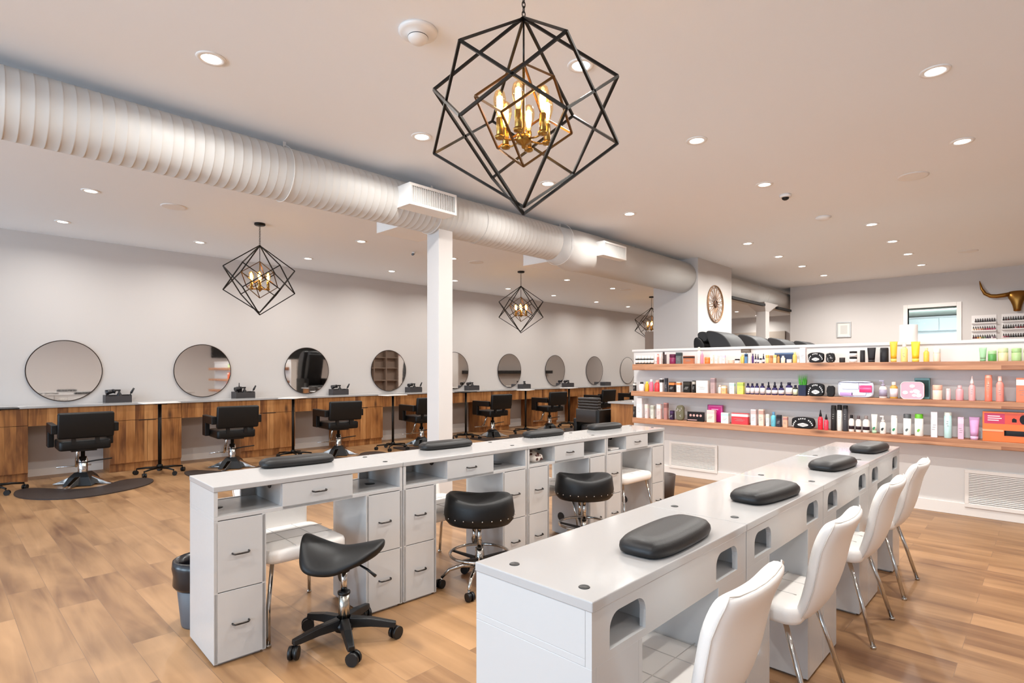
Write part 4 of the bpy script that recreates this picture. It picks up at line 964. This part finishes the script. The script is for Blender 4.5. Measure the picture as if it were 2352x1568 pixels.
PR=[
('T', -3.957, 0.041, 0.041, 0.11, 'jar', '1a1616', 'e8e4de', 'polish_bottle', 'bottle', None),
('T', -3.911, 0.041, 0.041, 0.109, 'jar', '1a1616', 'e8e4de', 'polish_bottle', 'bottle', None),
('T', -3.866, 0.04, 0.04, 0.108, 'jar', '1a1616', 'e8e4de', 'polish_bottle', 'bottle', None),
('T', -3.82, 0.04, 0.04, 0.108, 'jar', '1a1616', 'e8e4de', 'polish_bottle', 'bottle', None),
('T', -3.776, 0.04, 0.04, 0.107, 'jar', '1a1616', 'e8e4de', 'polish_bottle', 'bottle', None),
('T', -3.731, 0.039, 0.039, 0.106, 'jar', '1a1616', 'e8e4de', 'polish_bottle', 'bottle', None),
('T', -3.676, 0.036, 0.036, 0.133, 'tube', 'f0e6e0', 'e8ddd6', 'cosmetic_tube', 'tube', 'white slim cosmetic tube right of the black polish bottles on top shelf'),
('T', -3.642, 0.019, 0.022, 0.127, 'box', 'd9776a', 'f3c9bd', 'lipstick_box', 'box', 'slim red lipstick box on top shelf beside the white slim tube'),
('T', -3.605, 0.019, 0.022, 0.132, 'box', 'f0d6cf', 'f7ebe6', 'gloss_box', 'box', 'slim pale pink box on top shelf left of black mascara'),
('T', -3.564, 0.026, 0.026, 0.153, 'can', '3a2420', '1c1414', 'mascara_tube', 'tube', 'taller black mascara tube near left end of top shelf'),
('T', -3.535, 0.023, 0.023, 0.136, 'can', '4a3a3a', 'e8c8c8', 'mascara_tube', 'tube', 'shorter black mascara tube with pink base near left end of top shelf'),
('T', -3.448, 0.097, 0.097, 0.123, 'jar', '8c2350', '5a1a38', 'cream_jar', 'jar', 'magenta jar with dark lid near left end of top shelf'),
('T', -3.358, 0.065, 0.055, 0.143, 'box', '5c605c', '33383a', 'gift_box', 'box', 'dark grey box on top shelf between magenta jar and brown palette'),
('T', -3.228, 0.127, 0.055, 0.097, 'box', 'b8683c', '3a2018', 'eyeshadow_palette', 'palette', 'brown and copper eyeshadow palette box on top shelf'),
('T', -3.096, 0.048, 0.048, 0.201, 'bottle', 'f0dcd2', 'e9dcc6', 'lotion_bottle', 'bottle', 'tall pale pink lotion bottle with cream cap on top shelf'),
('T', -3.051, 0.032, 0.032, 0.152, 'bottle', 'e58aa0', 'd8b9cc', 'lotion_bottle', 'bottle', 'slim rose pink bottle with lilac cap beside tall pale pink bottle'),
('T', -2.991, 0.079, 0.079, 0.077, 'jar', 'ee7a2e', 'e88a40', 'cream_jar', 'jar', 'bright orange jar on top shelf'),
('T', -2.928, 0.033, 0.034, 0.102, 'box', 'f3e3cc', 'f7eee2', 'soap_box', 'box', 'small cream box right of the orange jar on top shelf'),
('T', -2.871, 0.029, 0.03, 0.091, 'box', 'f4ded2', 'efe3e6', 'soap_box', 'box', 'small peach box right of the cream box on top shelf'),
('T', -2.819, 0.035, 0.035, 0.121, 'pump', 'f4efee', 'dcd0dc', 'serum_bottle', 'bottle', 'white pump bottle between two peach boxes on top shelf'),
('T', -2.781, 0.029, 0.029, 0.099, 'box', 'f6d9d2', 'cdb8dc', 'soap_box', 'box', 'small pale pink box with lilac top on top shelf'),
('T', -2.703, 0.069, 0.069, 0.04, 'tin', 'e8b89a', 'f2d9c8', 'cosmetic_tin', 'tin', None),
('T', -2.629, 0.053, 0.053, 0.051, 'jar', 'f2e6e0', '231c1c', 'cream_jar', 'jar', 'low white jar with black lid left of the yellow bottle on top shelf'),
('T', -2.566, 0.048, 0.048, 0.105, 'bottle', 'e6bd5c', 'd8c48c', 'oil_bottle', 'bottle', 'yellow bottle beside the blue box on top shelf'),
('T', -2.522, 0.029, 0.028, 0.109, 'box', '3f6f9c', '24344c', 'blue_box', 'box', 'blue box in the middle of the top shelf'),
('T', -2.48, 0.023, 0.022, 0.109, 'box', 'f3dcc4', 'f6ebdf', 'cream_box', 'box', 'narrow cream box right of the blue box on top shelf'),
('T', -2.446, 0.021, 0.021, 0.108, 'bottle', '4c2c6c', '2c1c44', 'serum_bottle', 'bottle', 'slim purple bottle right of the narrow cream box on top shelf'),
('T', -2.416, 0.023, 0.023, 0.107, 'dropper', '2c2448', 'f2e8ec', 'dropper_bottle', 'bottle', 'small dark dropper bottle nearest the slim purple bottle on top shelf'),
('T', -2.388, 0.021, 0.021, 0.102, 'dropper', '2c2448', 'f2e8ec', 'dropper_bottle', 'bottle', 'small dark dropper bottle just left of low black lid jar on top shelf'),
('T', -2.36, 0.025, 0.025, 0.055, 'jar', 'efe4e0', '1e1a20', 'cream_jar', 'jar', 'tiny white jar with black lid between dark dropper bottles on top shelf'),
('T', -2.329, 0.025, 0.025, 0.106, 'dropper', '2c2448', 'f2e8ec', 'dropper_bottle', 'bottle', 'small dark dropper bottle just left of the gold jars on top shelf'),
('T', -2.288, 0.041, 0.041, 0.09, 'jar', 'ecc47c', 'd8a850', 'balm_jar', 'jar', 'gold jar leftmost of the gold jars on top shelf'),
('T', -2.245, 0.031, 0.031, 0.085, 'jar', 'c88448', 'a86a34', 'balm_jar', 'jar', 'amber brown jar among the gold jars on top shelf'),
('T', -2.206, 0.035, 0.035, 0.089, 'jar', 'f2d9a4', 'e8c06c', 'balm_jar', 'jar', 'pale yellow jar among the gold jars on top shelf'),
('T', -2.169, 0.026, 0.026, 0.093, 'bottle', 'b98a4c', '6c4c28', 'balm_bottle', 'bottle', 'slim bronze bottle right of the pale yellow jar on top shelf'),
('T', -2.124, 0.043, 0.043, 0.078, 'bottle', 'f0dcc0', 'f4e6d4', 'perfume_bottle', 'bottle', 'cream bottle with round knob cap before the dark blue box'),
('T', -2.061, 0.051, 0.051, 0.039, 'jar', 'f4e4da', 'f7efe8', 'cream_jar', 'jar', 'low white jar before the dark blue box on top shelf'),
('T', -2.003, 0.042, 0.042, 0.118, 'bottle', 'e2b860', 'f0d08c', 'balm_bottle', 'bottle', 'tall gold bottle right of the dark blue box on top shelf'),
('T', -1.964, 0.025, 0.025, 0.037, 'jar', 'f3e2d6', 'efdccd', 'cream_jar', 'jar', 'tiny cream jar in front of the tall pale box on top shelf'),
('T', -1.919, 0.055, 0.048, 0.162, 'box', 'e9d6d4', 'd8c6c6', 'skincare_box', 'box', 'tall pale pink box left of the black emblem pouch on top shelf'),
('T', -1.792, 0.154, 0.05, 0.108, 'pouch', '141214', 'e4e0dc', 'printed_pouch', 'pouch', 'black pouch with white oval emblem on top shelf'),
('T', -1.657, 0.081, 0.05, 0.096, 'pouch2', '1c1a1a', 'cfcac6', 'crumpled_pouch', 'pouch', 'crumpled black and white pouch right of emblem pouch on top shelf'),
('T', -1.548, 0.053, 0.053, 0.05, 'jar', '2a2626', '3c3838', 'styling_jar', 'jar', 'small low black jar alone near the middle of top shelf'),
('T', -1.45, 0.067, 0.067, 0.114, 'jar2', 'efe8e4', '1a1616', 'stacked_jars', 'jar', None),
('T', -1.366, 0.044, 0.044, 0.121, 'can', '232022', '2c2a2c', 'hair_spray', 'can', 'slim black can left of the black tube on top shelf'),
('T', -1.291, 0.071, 0.071, 0.145, 'tube', '221e20', '322e30', 'styling_tube', 'tube', 'black tube with wide flat top on top shelf'),
('T', -1.183, 0.073, 0.073, 0.142, 'can', '1e1c1e', '2a2628', 'styling_can', 'can', 'wide black canister left of the yellow tubes'),
('T', -1.105, 0.061, 0.061, 0.199, 'tube', 'f2b632', 'f7cf6c', 'shampoo_tube', 'tube', 'tall yellow tube beside the wide black canister'),
('T', -1.019, 0.057, 0.057, 0.179, 'bottle', 'f6d888', 'f0e2dc', 'conditioner_bottle', 'bottle', 'pale yellow bottle with whitish cap between two yellow tubes'),
('T', -0.93, 0.068, 0.068, 0.193, 'tube', 'fbc52c', 'f8d858', 'shampoo_tube', 'tube', 'bright yellow tube with widest top, on top shelf'),
('T', -0.845, 0.045, 0.045, 0.129, 'bottle', 'f4c24c', 'f2dc9c', 'oil_bottle', 'bottle', 'rounded yellow bottle right of bright yellow tube'),
('T', -0.766, 0.056, 0.056, 0.122, 'jar', 'f6d8c0', 'e8e6da', 'cream_jar', 'jar', 'pale peach jar with whitish lid right of the rounded yellow bottle'),
('T', -0.436, 0.051, 0.051, 0.121, 'tube', '9fc79a', '84b284', 'shampoo_tube', 'tube', 'green tube, leftmost of the green products on top shelf'),
('T', -0.373, 0.059, 0.059, 0.093, 'jar', '5ca052', 'a8cf96', 'cream_jar', 'jar', 'strong green jar with light lid on top shelf'),
('T', -0.301, 0.069, 0.069, 0.114, 'jar', 'efdcae', 'cdd6a4', 'cream_jar', 'jar', 'cream coloured jar with pale green lid on top shelf'),
('T', -0.213, 0.067, 0.067, 0.111, 'jar', 'b7d493', 'a4c484', 'cream_jar', 'jar', 'light green jar near the right end of top shelf in view'),
('T', -0.148, 0.042, 0.042, 0.11, 'jar', 'd6e2b4', 'c4d49c', 'cream_jar', 'jar', 'pale green jar cut by the right edge of the photo'),
('M', -3.99, 0.03, 0.037, 0.108, 'box', '2a2626', 'e8e2dc', 'small_black_box', 'box', 'small black box at the left end of middle shelf'),
('M', -3.897, 0.081, 0.081, 0.12, 'bottle', 'f3e6e6', '2a2626', 'lotion_bottle', 'bottle', 'white bottle with black cap near left end of middle shelf'),
('M', -3.812, 0.055, 0.055, 0.127, 'bottle', 'efb22e', 'f6e04c', 'nail_oil_bottle', 'bottle', 'yellow and orange bottle on middle shelf'),
('M', -3.749, 0.055, 0.055, 0.156, 'bottle', 'f2708c', 'f7eceb', 'nail_oil_bottle', 'bottle', 'pink bottle with white cap on middle shelf'),
('M', -3.667, 0.078, 0.078, 0.146, 'bottle', 'e2474a', 'f29c8c', 'nail_oil_bottle', 'bottle', 'coral red bottle on middle shelf'),
('M', -3.595, 0.038, 0.043, 0.169, 'box', 'efe6e4', '33302f', 'tool_box', 'box', 'narrow white box with dark stripe on middle shelf'),
('M', -3.53, 0.034, 0.038, 0.176, 'box', '45444a', '2f2f36', 'tool_box', 'box', 'tall dark grey box on middle shelf'),
('M', -3.45, 0.072, 0.055, 0.127, 'box', '241a18', 'e8843c', 'lash_box', 'box', 'black box with orange band on middle shelf'),
('M', -3.355, 0.049, 0.053, 0.128, 'box', 'f0e2da', 'ec8a4a', 'lash_box', 'box', 'white box with orange band on middle shelf'),
('M', -3.248, 0.087, 0.055, 0.135, 'box', '1a1612', '3a342c', 'square_box', 'box', 'square black box with pale script on middle shelf'),
('M', -3.156, 0.03, 0.032, 0.147, 'box', '15120f', 'b8b0a4', 'square_box', 'box', 'narrow black box right of the square black box'),
('M', -3.048, 0.145, 0.055, 0.149, 'box', 'f6e9e2', 'fbf3ee', 'gift_box', 'box', 'wide white box on middle shelf'),
('M', -2.915, 0.053, 0.054, 0.182, 'box', 'b99a96', '93787a', 'skincare_box', 'box', 'mauve box right of wide white box on middle shelf'),
('M', -2.833, 0.041, 0.041, 0.1, 'bottle', 'f6dfd2', 'f1c9b9', 'serum_bottle', 'bottle', 'small cream and pink bottle left of small orange box'),
('M', -2.781, 0.051, 0.051, 0.091, 'box', 'f3b46c', 'f8e2c4', 'soap_box', 'box', 'small orange box on middle shelf'),
('M', -2.685, 0.055, 0.054, 0.128, 'box', 'eef2ee', 'b7dcd6', 'skincare_box', 'box', 'white box with mint top on middle shelf'),
('M', -2.587, 0.068, 0.055, 0.134, 'box', 'e4e04a', 'a8b82c', 'skincare_box', 'box', 'yellow green box on middle shelf'),
('M', -2.504, 0.043, 0.043, 0.126, 'bottle', '2e2454', '1c1830', 'oil_bottle', 'bottle', None),
('M', -2.455, 0.042, 0.042, 0.126, 'bottle', '2e2454', '1c1830', 'oil_bottle', 'bottle', None),
('M', -2.404, 0.046, 0.046, 0.127, 'bottle', '2e2454', '1c1830', 'oil_bottle', 'bottle', None),
('M', -2.344, 0.05, 0.05, 0.128, 'bottle', '2e2454', '1c1830', 'oil_bottle', 'bottle', None),
('M', -2.278, 0.049, 0.049, 0.144, 'dropper', '2e2454', '1c1830', 'dropper_bottle', 'bottle', None),
('M', -2.213, 0.058, 0.058, 0.145, 'dropper', '2e2454', '1c1830', 'dropper_bottle', 'bottle', None),
('M', -2.144, 0.057, 0.057, 0.146, 'dropper', '2e2454', '1c1830', 'dropper_bottle', 'bottle', None),
('M', -2.065, 0.069, 0.069, 0.142, 'bottle', '2e2454', '1c1830', 'oil_bottle', 'bottle', 'widest dark blue bottle with white label on middle shelf'),
('M', -1.997, 0.046, 0.046, 0.115, 'bottle', '2a2c2c', '1c1830', 'oil_bottle', 'bottle', 'small dark bottle with pale label before the grass pot'),
('M', -1.925, 0.075, 0.075, 0.116, 'pot', '262c44', '262c44', 'grass_plant', 'plant', 'green grass plant in a dark blue square pot on middle shelf'),
('M', -1.792, 0.162, 0.05, 0.137, 'pouch', '141214', 'e4e0dc', 'printed_pouch', 'pouch', 'black pouch with white oval emblem on middle shelf beside the grass'),
('M', -1.653, 0.072, 0.05, 0.112, 'pouch2', '171415', '2c2828', 'crumpled_pouch', 'pouch', 'crumpled black pouch on middle shelf left of clear bag'),
('M', -1.428, 0.319, 0.05, 0.165, 'bag', 'd8dcec', 'c83468', 'cosmetic_bag', 'bag', 'clear glossy bag with white, lilac and pink contents'),
('M', -1.193, 0.066, 0.066, 0.177, 'pump', 'efe2da', '9c90a4', 'lotion_bottle', 'bottle', 'clear pump bottle with purple grey label on middle shelf'),
('M', -1.104, 0.065, 0.065, 0.161, 'bottle', 'd0a048', 'f0dcc8', 'oil_bottle', 'bottle', 'gold oil bottle with pale label on middle shelf'),
('M', -0.952, 0.18, 0.05, 0.163, 'clutch', 'f29aa6', 'fbd9dc', 'toiletry_pouch', 'pouch', 'pink patterned pouch with white piping on middle shelf'),
('M', -0.763, 0.075, 0.075, 0.137, 'jar', 'fbe0c8', 'f4b8a0', 'cream_jar', 'jar', 'peach jar with pink lid on middle shelf'),
('M', -0.68, 0.034, 0.034, 0.107, 'can', 'f0b8b8', 'f4c8c4', 'travel_bottle', 'bottle', 'smallest slim pink bottle on middle shelf'),
('M', -0.599, 0.057, 0.057, 0.136, 'bottle', 'f0a8ac', 'f2b8b8', 'shampoo_bottle', 'bottle', 'pink bottle with sloped shoulders on middle shelf'),
('M', -0.511, 0.047, 0.047, 0.224, 'spray', 'f3b2b0', 'fadfd8', 'spray_bottle', 'bottle', 'tall pink bottle with pointed whitish nozzle'),
('M', -0.398, 0.051, 0.051, 0.233, 'can', 'f77f66', 'f9a890', 'hair_spray', 'can', 'tall coral can on middle shelf'),
('M', -0.321, 0.053, 0.053, 0.222, 'bottle', 'f89c8e', 'fbd0c4', 'shampoo_bottle', 'bottle', 'tall salmon bottle with narrow cap right of coral can'),
('M', -0.162, 0.103, 0.055, 0.208, 'box', 'f06a24', 'fbe6d6', 'product_box', 'box', 'orange box with white outline at right edge on middle shelf'),
('B', -3.992, 0.026, 0.032, 0.146, 'box', '2c2828', '44403c', 'small_black_box', 'box', 'small black box at the left end of bottom shelf'),
('B', -3.913, 0.078, 0.055, 0.258, 'box', 'f3eeec', 'e2dcda', 'skincare_box', 'box', 'tall white box near left end of bottom shelf'),
('B', -3.81, 0.043, 0.051, 0.183, 'box', 'f4d9d6', 'efe6d4', 'skincare_box', 'box', 'pale pink box right of tall white box on bottom shelf'),
('B', -3.725, 0.042, 0.048, 0.169, 'box', 'dcdcd0', 'b8b8a8', 'skincare_box', 'box', 'greenish white box near left end of bottom shelf'),
('B', -3.63, 0.056, 0.055, 0.19, 'box', 'f2ccc6', 'fbeae4', 'skincare_box', 'box', 'pink striped box on bottom shelf'),
('B', -3.536, 0.045, 0.051, 0.21, 'box', 'b98078', '8c5a52', 'skincare_box', 'box', 'rose brown box on bottom shelf'),
('B', -3.452, 0.045, 0.05, 0.115, 'box', '35203c', '4c3458', 'gift_box', 'box', 'low dark purple box on bottom shelf'),
('B', -3.34, 0.103, 0.05, 0.186, 'pouch2', '6c664c', 'e6dce4', 'printed_pouch', 'pouch', 'upright patterned pouch in olive, white and black on bottom shelf'),
('B', -3.137, 0.217, 0.05, 0.115, 'palette', '191416', 'd9a8a0', 'eyeshadow_palette', 'palette', 'open black palette with four pale pans on bottom shelf'),
('B', -2.941, 0.094, 0.055, 0.146, 'box', 'f7dccb', 'f4c8c4', 'skincare_box', 'box', 'cream pink box in front of the magenta sign'),
('B', -2.769, 0.086, 0.055, 0.124, 'box', 'eef6f0', 'bfe4d4', 'skincare_box', 'box', 'white and mint box right of the magenta sign'),
('B', -2.593, 0.188, 0.055, 0.128, 'box', 'dd2a30', 'f8e4dc', 'patterned_box', 'box', 'wide red box with white band on bottom shelf'),
('B', -2.438, 0.057, 0.054, 0.18, 'box', 'f0dcdc', 'd4b8b4', 'skincare_box', 'box', 'tall pale pink box right of the red box'),
('B', -2.353, 0.053, 0.05, 0.184, 'box', 'f6d4c2', 'c49888', 'skincare_box', 'box', 'tall peach box on bottom shelf'),
('B', -2.283, 0.032, 0.03, 0.134, 'box', 'f4ece4', 'e2d8c4', 'soap_box', 'box', 'small white box left of turquoise bottle'),
('B', -2.225, 0.053, 0.053, 0.161, 'bottle', '6cc4d8', '5c8cb0', 'toner_bottle', 'bottle', 'turquoise bottle with grey blue cap on bottom shelf'),
('B', -2.165, 0.046, 0.042, 0.131, 'box', '33323c', '1e1e24', 'skincare_box', 'box', 'black box between turquoise bottle and tan box'),
('B', -2.097, 0.045, 0.041, 0.116, 'box', 'e4ae8c', 'b87c74', 'skincare_box', 'box', 'tan box left of the black emblem pouch on bottom shelf'),
('B', -1.916, 0.227, 0.05, 0.122, 'pouch', '141214', 'e4e0dc', 'printed_pouch', 'pouch', 'wide black pouch with white emblem on bottom shelf'),
('B', -1.751, 0.048, 0.048, 0.209, 'spray', 'e8283c', '1e1618', 'spray_bottle', 'bottle', 'taller red bottle with black pointed nozzle'),
('B', -1.696, 0.045, 0.045, 0.166, 'spray', 'ee4258', '1e1618', 'spray_bottle', 'bottle', 'shorter red bottle with black pointed nozzle'),
('B', -1.626, 0.05, 0.05, 0.26, 'can', '201c1c', '2c2828', 'hair_spray', 'can', 'tall black can next to the red bottles on bottom shelf'),
('B', -1.571, 0.044, 0.044, 0.267, 'can2', 'd8d4cc', '1c1818', 'hair_spray', 'can', 'tall whitish can with black cap on bottom shelf'),
('B', -1.518, 0.045, 0.045, 0.264, 'can', '3c3a3e', '1c1a1c', 'hair_spray', 'can', 'tall dark grey can right of whitish can'),
('B', -1.464, 0.048, 0.048, 0.17, 'bottle', 'f4e8e0', '1c1416', 'polish_bottle', 'bottle', 'white bottle with black cap, leftmost of three alike bottles'),
('B', -1.402, 0.048, 0.048, 0.164, 'bottle', 'f4e8e0', '5c484a', 'polish_bottle', 'bottle', 'white bottle with grey brown cap, middle of three alike bottles'),
('B', -1.336, 0.058, 0.058, 0.168, 'bottle', 'f6ebe4', '8c7c78', 'polish_bottle', 'bottle', 'white bottle with pale grey cap, rightmost of three alike bottles'),
('B', -1.265, 0.05, 0.05, 0.189, 'tube', 'f6f0e2', 'bcdcb8', 'lotion_tube', 'tube', 'white tube with green leaf mark on bottom shelf'),
('B', -1.193, 0.052, 0.052, 0.176, 'pump', 'f5eee8', 'f1e4dc', 'lotion_bottle', 'bottle', 'white pump bottle with small dark leaf mark on bottom shelf'),
('B', -1.1, 0.051, 0.051, 0.185, 'can', 'f7ece4', 'f9efe8', 'lotion_bottle', 'bottle', 'plain white cylinder bottle with green leaf mark'),
('B', -0.995, 0.063, 0.063, 0.204, 'can2', 'f2ece8', '4c4e50', 'shampoo_bottle', 'bottle', 'white bottle with dark grey cap and grey leaf mark'),
('B', -0.903, 0.068, 0.068, 0.209, 'can2', 'f2ece4', '62b022', 'shampoo_bottle', 'bottle', 'white bottle with bright green cap and green leaf mark'),
('B', -0.784, 0.048, 0.037, 0.236, 'box', 'ecdfe2', 'dcd2d6', 'tall_box', 'box', 'tall pinkish white box left of mint box on bottom shelf'),
('B', -0.684, 0.058, 0.058, 0.237, 'can', 'bcdcd8', 'eef0e4', 'shampoo_bottle', 'bottle', 'tall mint green cylinder bottle on bottom shelf'),
('B', -0.589, 0.041, 0.03, 0.198, 'box', 'e8b8cc', 'f0cad6', 'lotion_box', 'box', 'pink box left of lilac tube on bottom shelf'),
('B', -0.496, 0.07, 0.07, 0.203, 'tube', 'd8a4d0', 'e4bcdc', 'lotion_tube', 'tube', 'lilac pink tube on bottom shelf beside the orange box'),
]
gi={}
for row in PR:
    S_,X,w,D,h,kind,c1,c2,nm,cat,lab=row
    grp=None
    if lab is None:
        if nm=='polish_bottle': gi['p']=gi.get('p',-1)+1; lab='small black bottle with white label, %s from the left end of top shelf'%ORD[gi['p']]; grp='six small black bottles'
        elif nm=='cosmetic_tin':
            product(S_,X,w,D,h*.5,kind,c1,c2,nm,cat,'flat peach tin, lower of the two stacked on top shelf')
            t=product(S_,X,w,D,h*.5,kind,'f2c8ac',c2,nm,cat,'flat peach tin, upper of the two stacked on top shelf'); t.location.z+=h*.5+.0003; continue
        elif nm=='stacked_jars':
            product(S_,X,w,D,h*.5,'jar2',c1,c2,'cream_jar','jar','white jar with black lid, lower of the two stacked')
            t=product(S_,X,w,D,h*.5,'jar2',c1,c2,'cream_jar','jar','white jar with black lid, upper of the two stacked'); t.location.z+=h*.5+.0003; continue
        elif nm=='oil_bottle': gi['o']=gi.get('o',-1)+1; lab='dark blue flat-capped bottle with white label, %s of the four on middle shelf'%ORD[gi['o']]; grp='dark blue flat-cap bottles'
        elif nm=='dropper_bottle': gi['d']=gi.get('d',-1)+1; lab='dark blue dropper bottle with white label, %s of the three on middle shelf'%ORD[gi['d']]; grp='dark blue dropper bottles'
    if c1.startswith('!'): continue
    product(S_,X,w,D,h,kind,c1,c2,nm,cat,lab,grp)
def slab(name,cat,label,x0,x1,y0,y1,z0,z1,c,parts):
    t=thing(name,label,cat,((x0+x1)/2,(y0+y1)/2,z0)); w=x1-x0; d=y1-y0
    MB().box(-w/2,w/2,-d/2,d/2,0,z1-z0).build('body',pm(c),t,bevel=.002)
    for ip,(nm,a,b,za,zb,cc) in enumerate(parts):
        MB().box(-w/2+a*w,-w/2+b*w,-d/2-.0006-.0005*ip,-d/2,za*(z1-z0),zb*(z1-z0)).build(nm,pm(cc),t)
    return t
slab('gift_box','box','dark blue box standing behind the small jars on top shelf',-2.24,-2.035,6.60,6.66,1.4302,1.545,'34405c',[('top_stripe',0,1,.86,1,'4c6080')])
slab('teal_box','box','teal box standing behind the pink patterned pouch',-.95,-.83,6.61,6.66,1.0752,1.275,'4c8078',[('dark_panel',.05,.95,.1,.9,'2f4c48')])  # darker green panel on the box front
t=slab('framed_sign','sign','magenta sign in dark frame standing at back of bottom shelf',-3.03,-2.84,6.62,6.635,.7252,.93,'e01c8c',[('script_line',.25,.7,.70,.76,'f8b4d8'),('script_line',.3,.62,.58,.62,'f8b4d8')])
w=.19;h=.205
MB().box(-.095,.095,-.012,-.008,h-.006,h).box(-.095,.095,-.012,-.008,0,.006).box(-.095,-.089,-.012,-.008,.006,h-.006).box(.089,.095,-.012,-.008,.006,h-.006).build('frame',pm('8c1c6c'),t)
MB().box(-.082,.082,-.0125,-.009,h-.018,h-.014).box(-.082,-.078,-.0125,-.009,.014,h-.018).box(.078,.082,-.0125,-.009,.014,h-.018).build('inner_border',pm('f4a8d4'),t)
t=thing('wood_block_sign','small dark brown sign on a stem behind the yellow bottle','sign',(-2.565,6.62,1.4302))
MB().cyl((0,0,0),(0,0,.13),.003).lathe([(.001,0),(.02,0),(.02,.004)],14).build('stem',pm('5a4634'),t); MB().box(-.058,.058,-.006,.006,.125,.17).build('plaque',mat('5b4a3c',.8,0,0,.5,90),t,bevel=.003)
MB().box(-.045,.045,-.0075,-.0062,.138,.142).box(-.04,.035,-.0075,-.0062,.150,.155).build('lettering',pm('8f8072'),t)
# large orange brush box
t=slab('hair_brush_box','box','large orange box printed with black brushes, bottom shelf right edge',-.437,-.045,6.50,6.57,.7252,.985,'f2701e',
 [('magenta_corner',.03,.38,.60,.95,'c4204c'),('red_field',.38,1,.60,.97,'d8481c'),('white_line',.09,.30,.84,.87,'f8d8dc'),('white_line',.09,.33,.77,.80,'f8d8dc'),('white_line',.09,.28,.70,.73,'f8d8dc'),('pale_strip',.0,.36,.34,.40,'f8a878')])
MB().pad(-.05,.10,-.0385,-.0352,.055,.10,r=.018,e=.001).box(.10,.19,-.038,-.0352,.07,.085).build('printed_brush',pm('1c1a1e'),t)
MB().prism([(.075+.026*math.cos(2*PI*k/16),.20+.04*math.sin(2*PI*k/16)) for k in range(16)],'XZ',-.0385,-.0365).prism([(.0,.175),(.03,.175),(.03,.20),(.012,.21),(.0,.20)],'XZ',-.0385,-.0365).build('printed_dryer',pm('1c1a1e'),t)
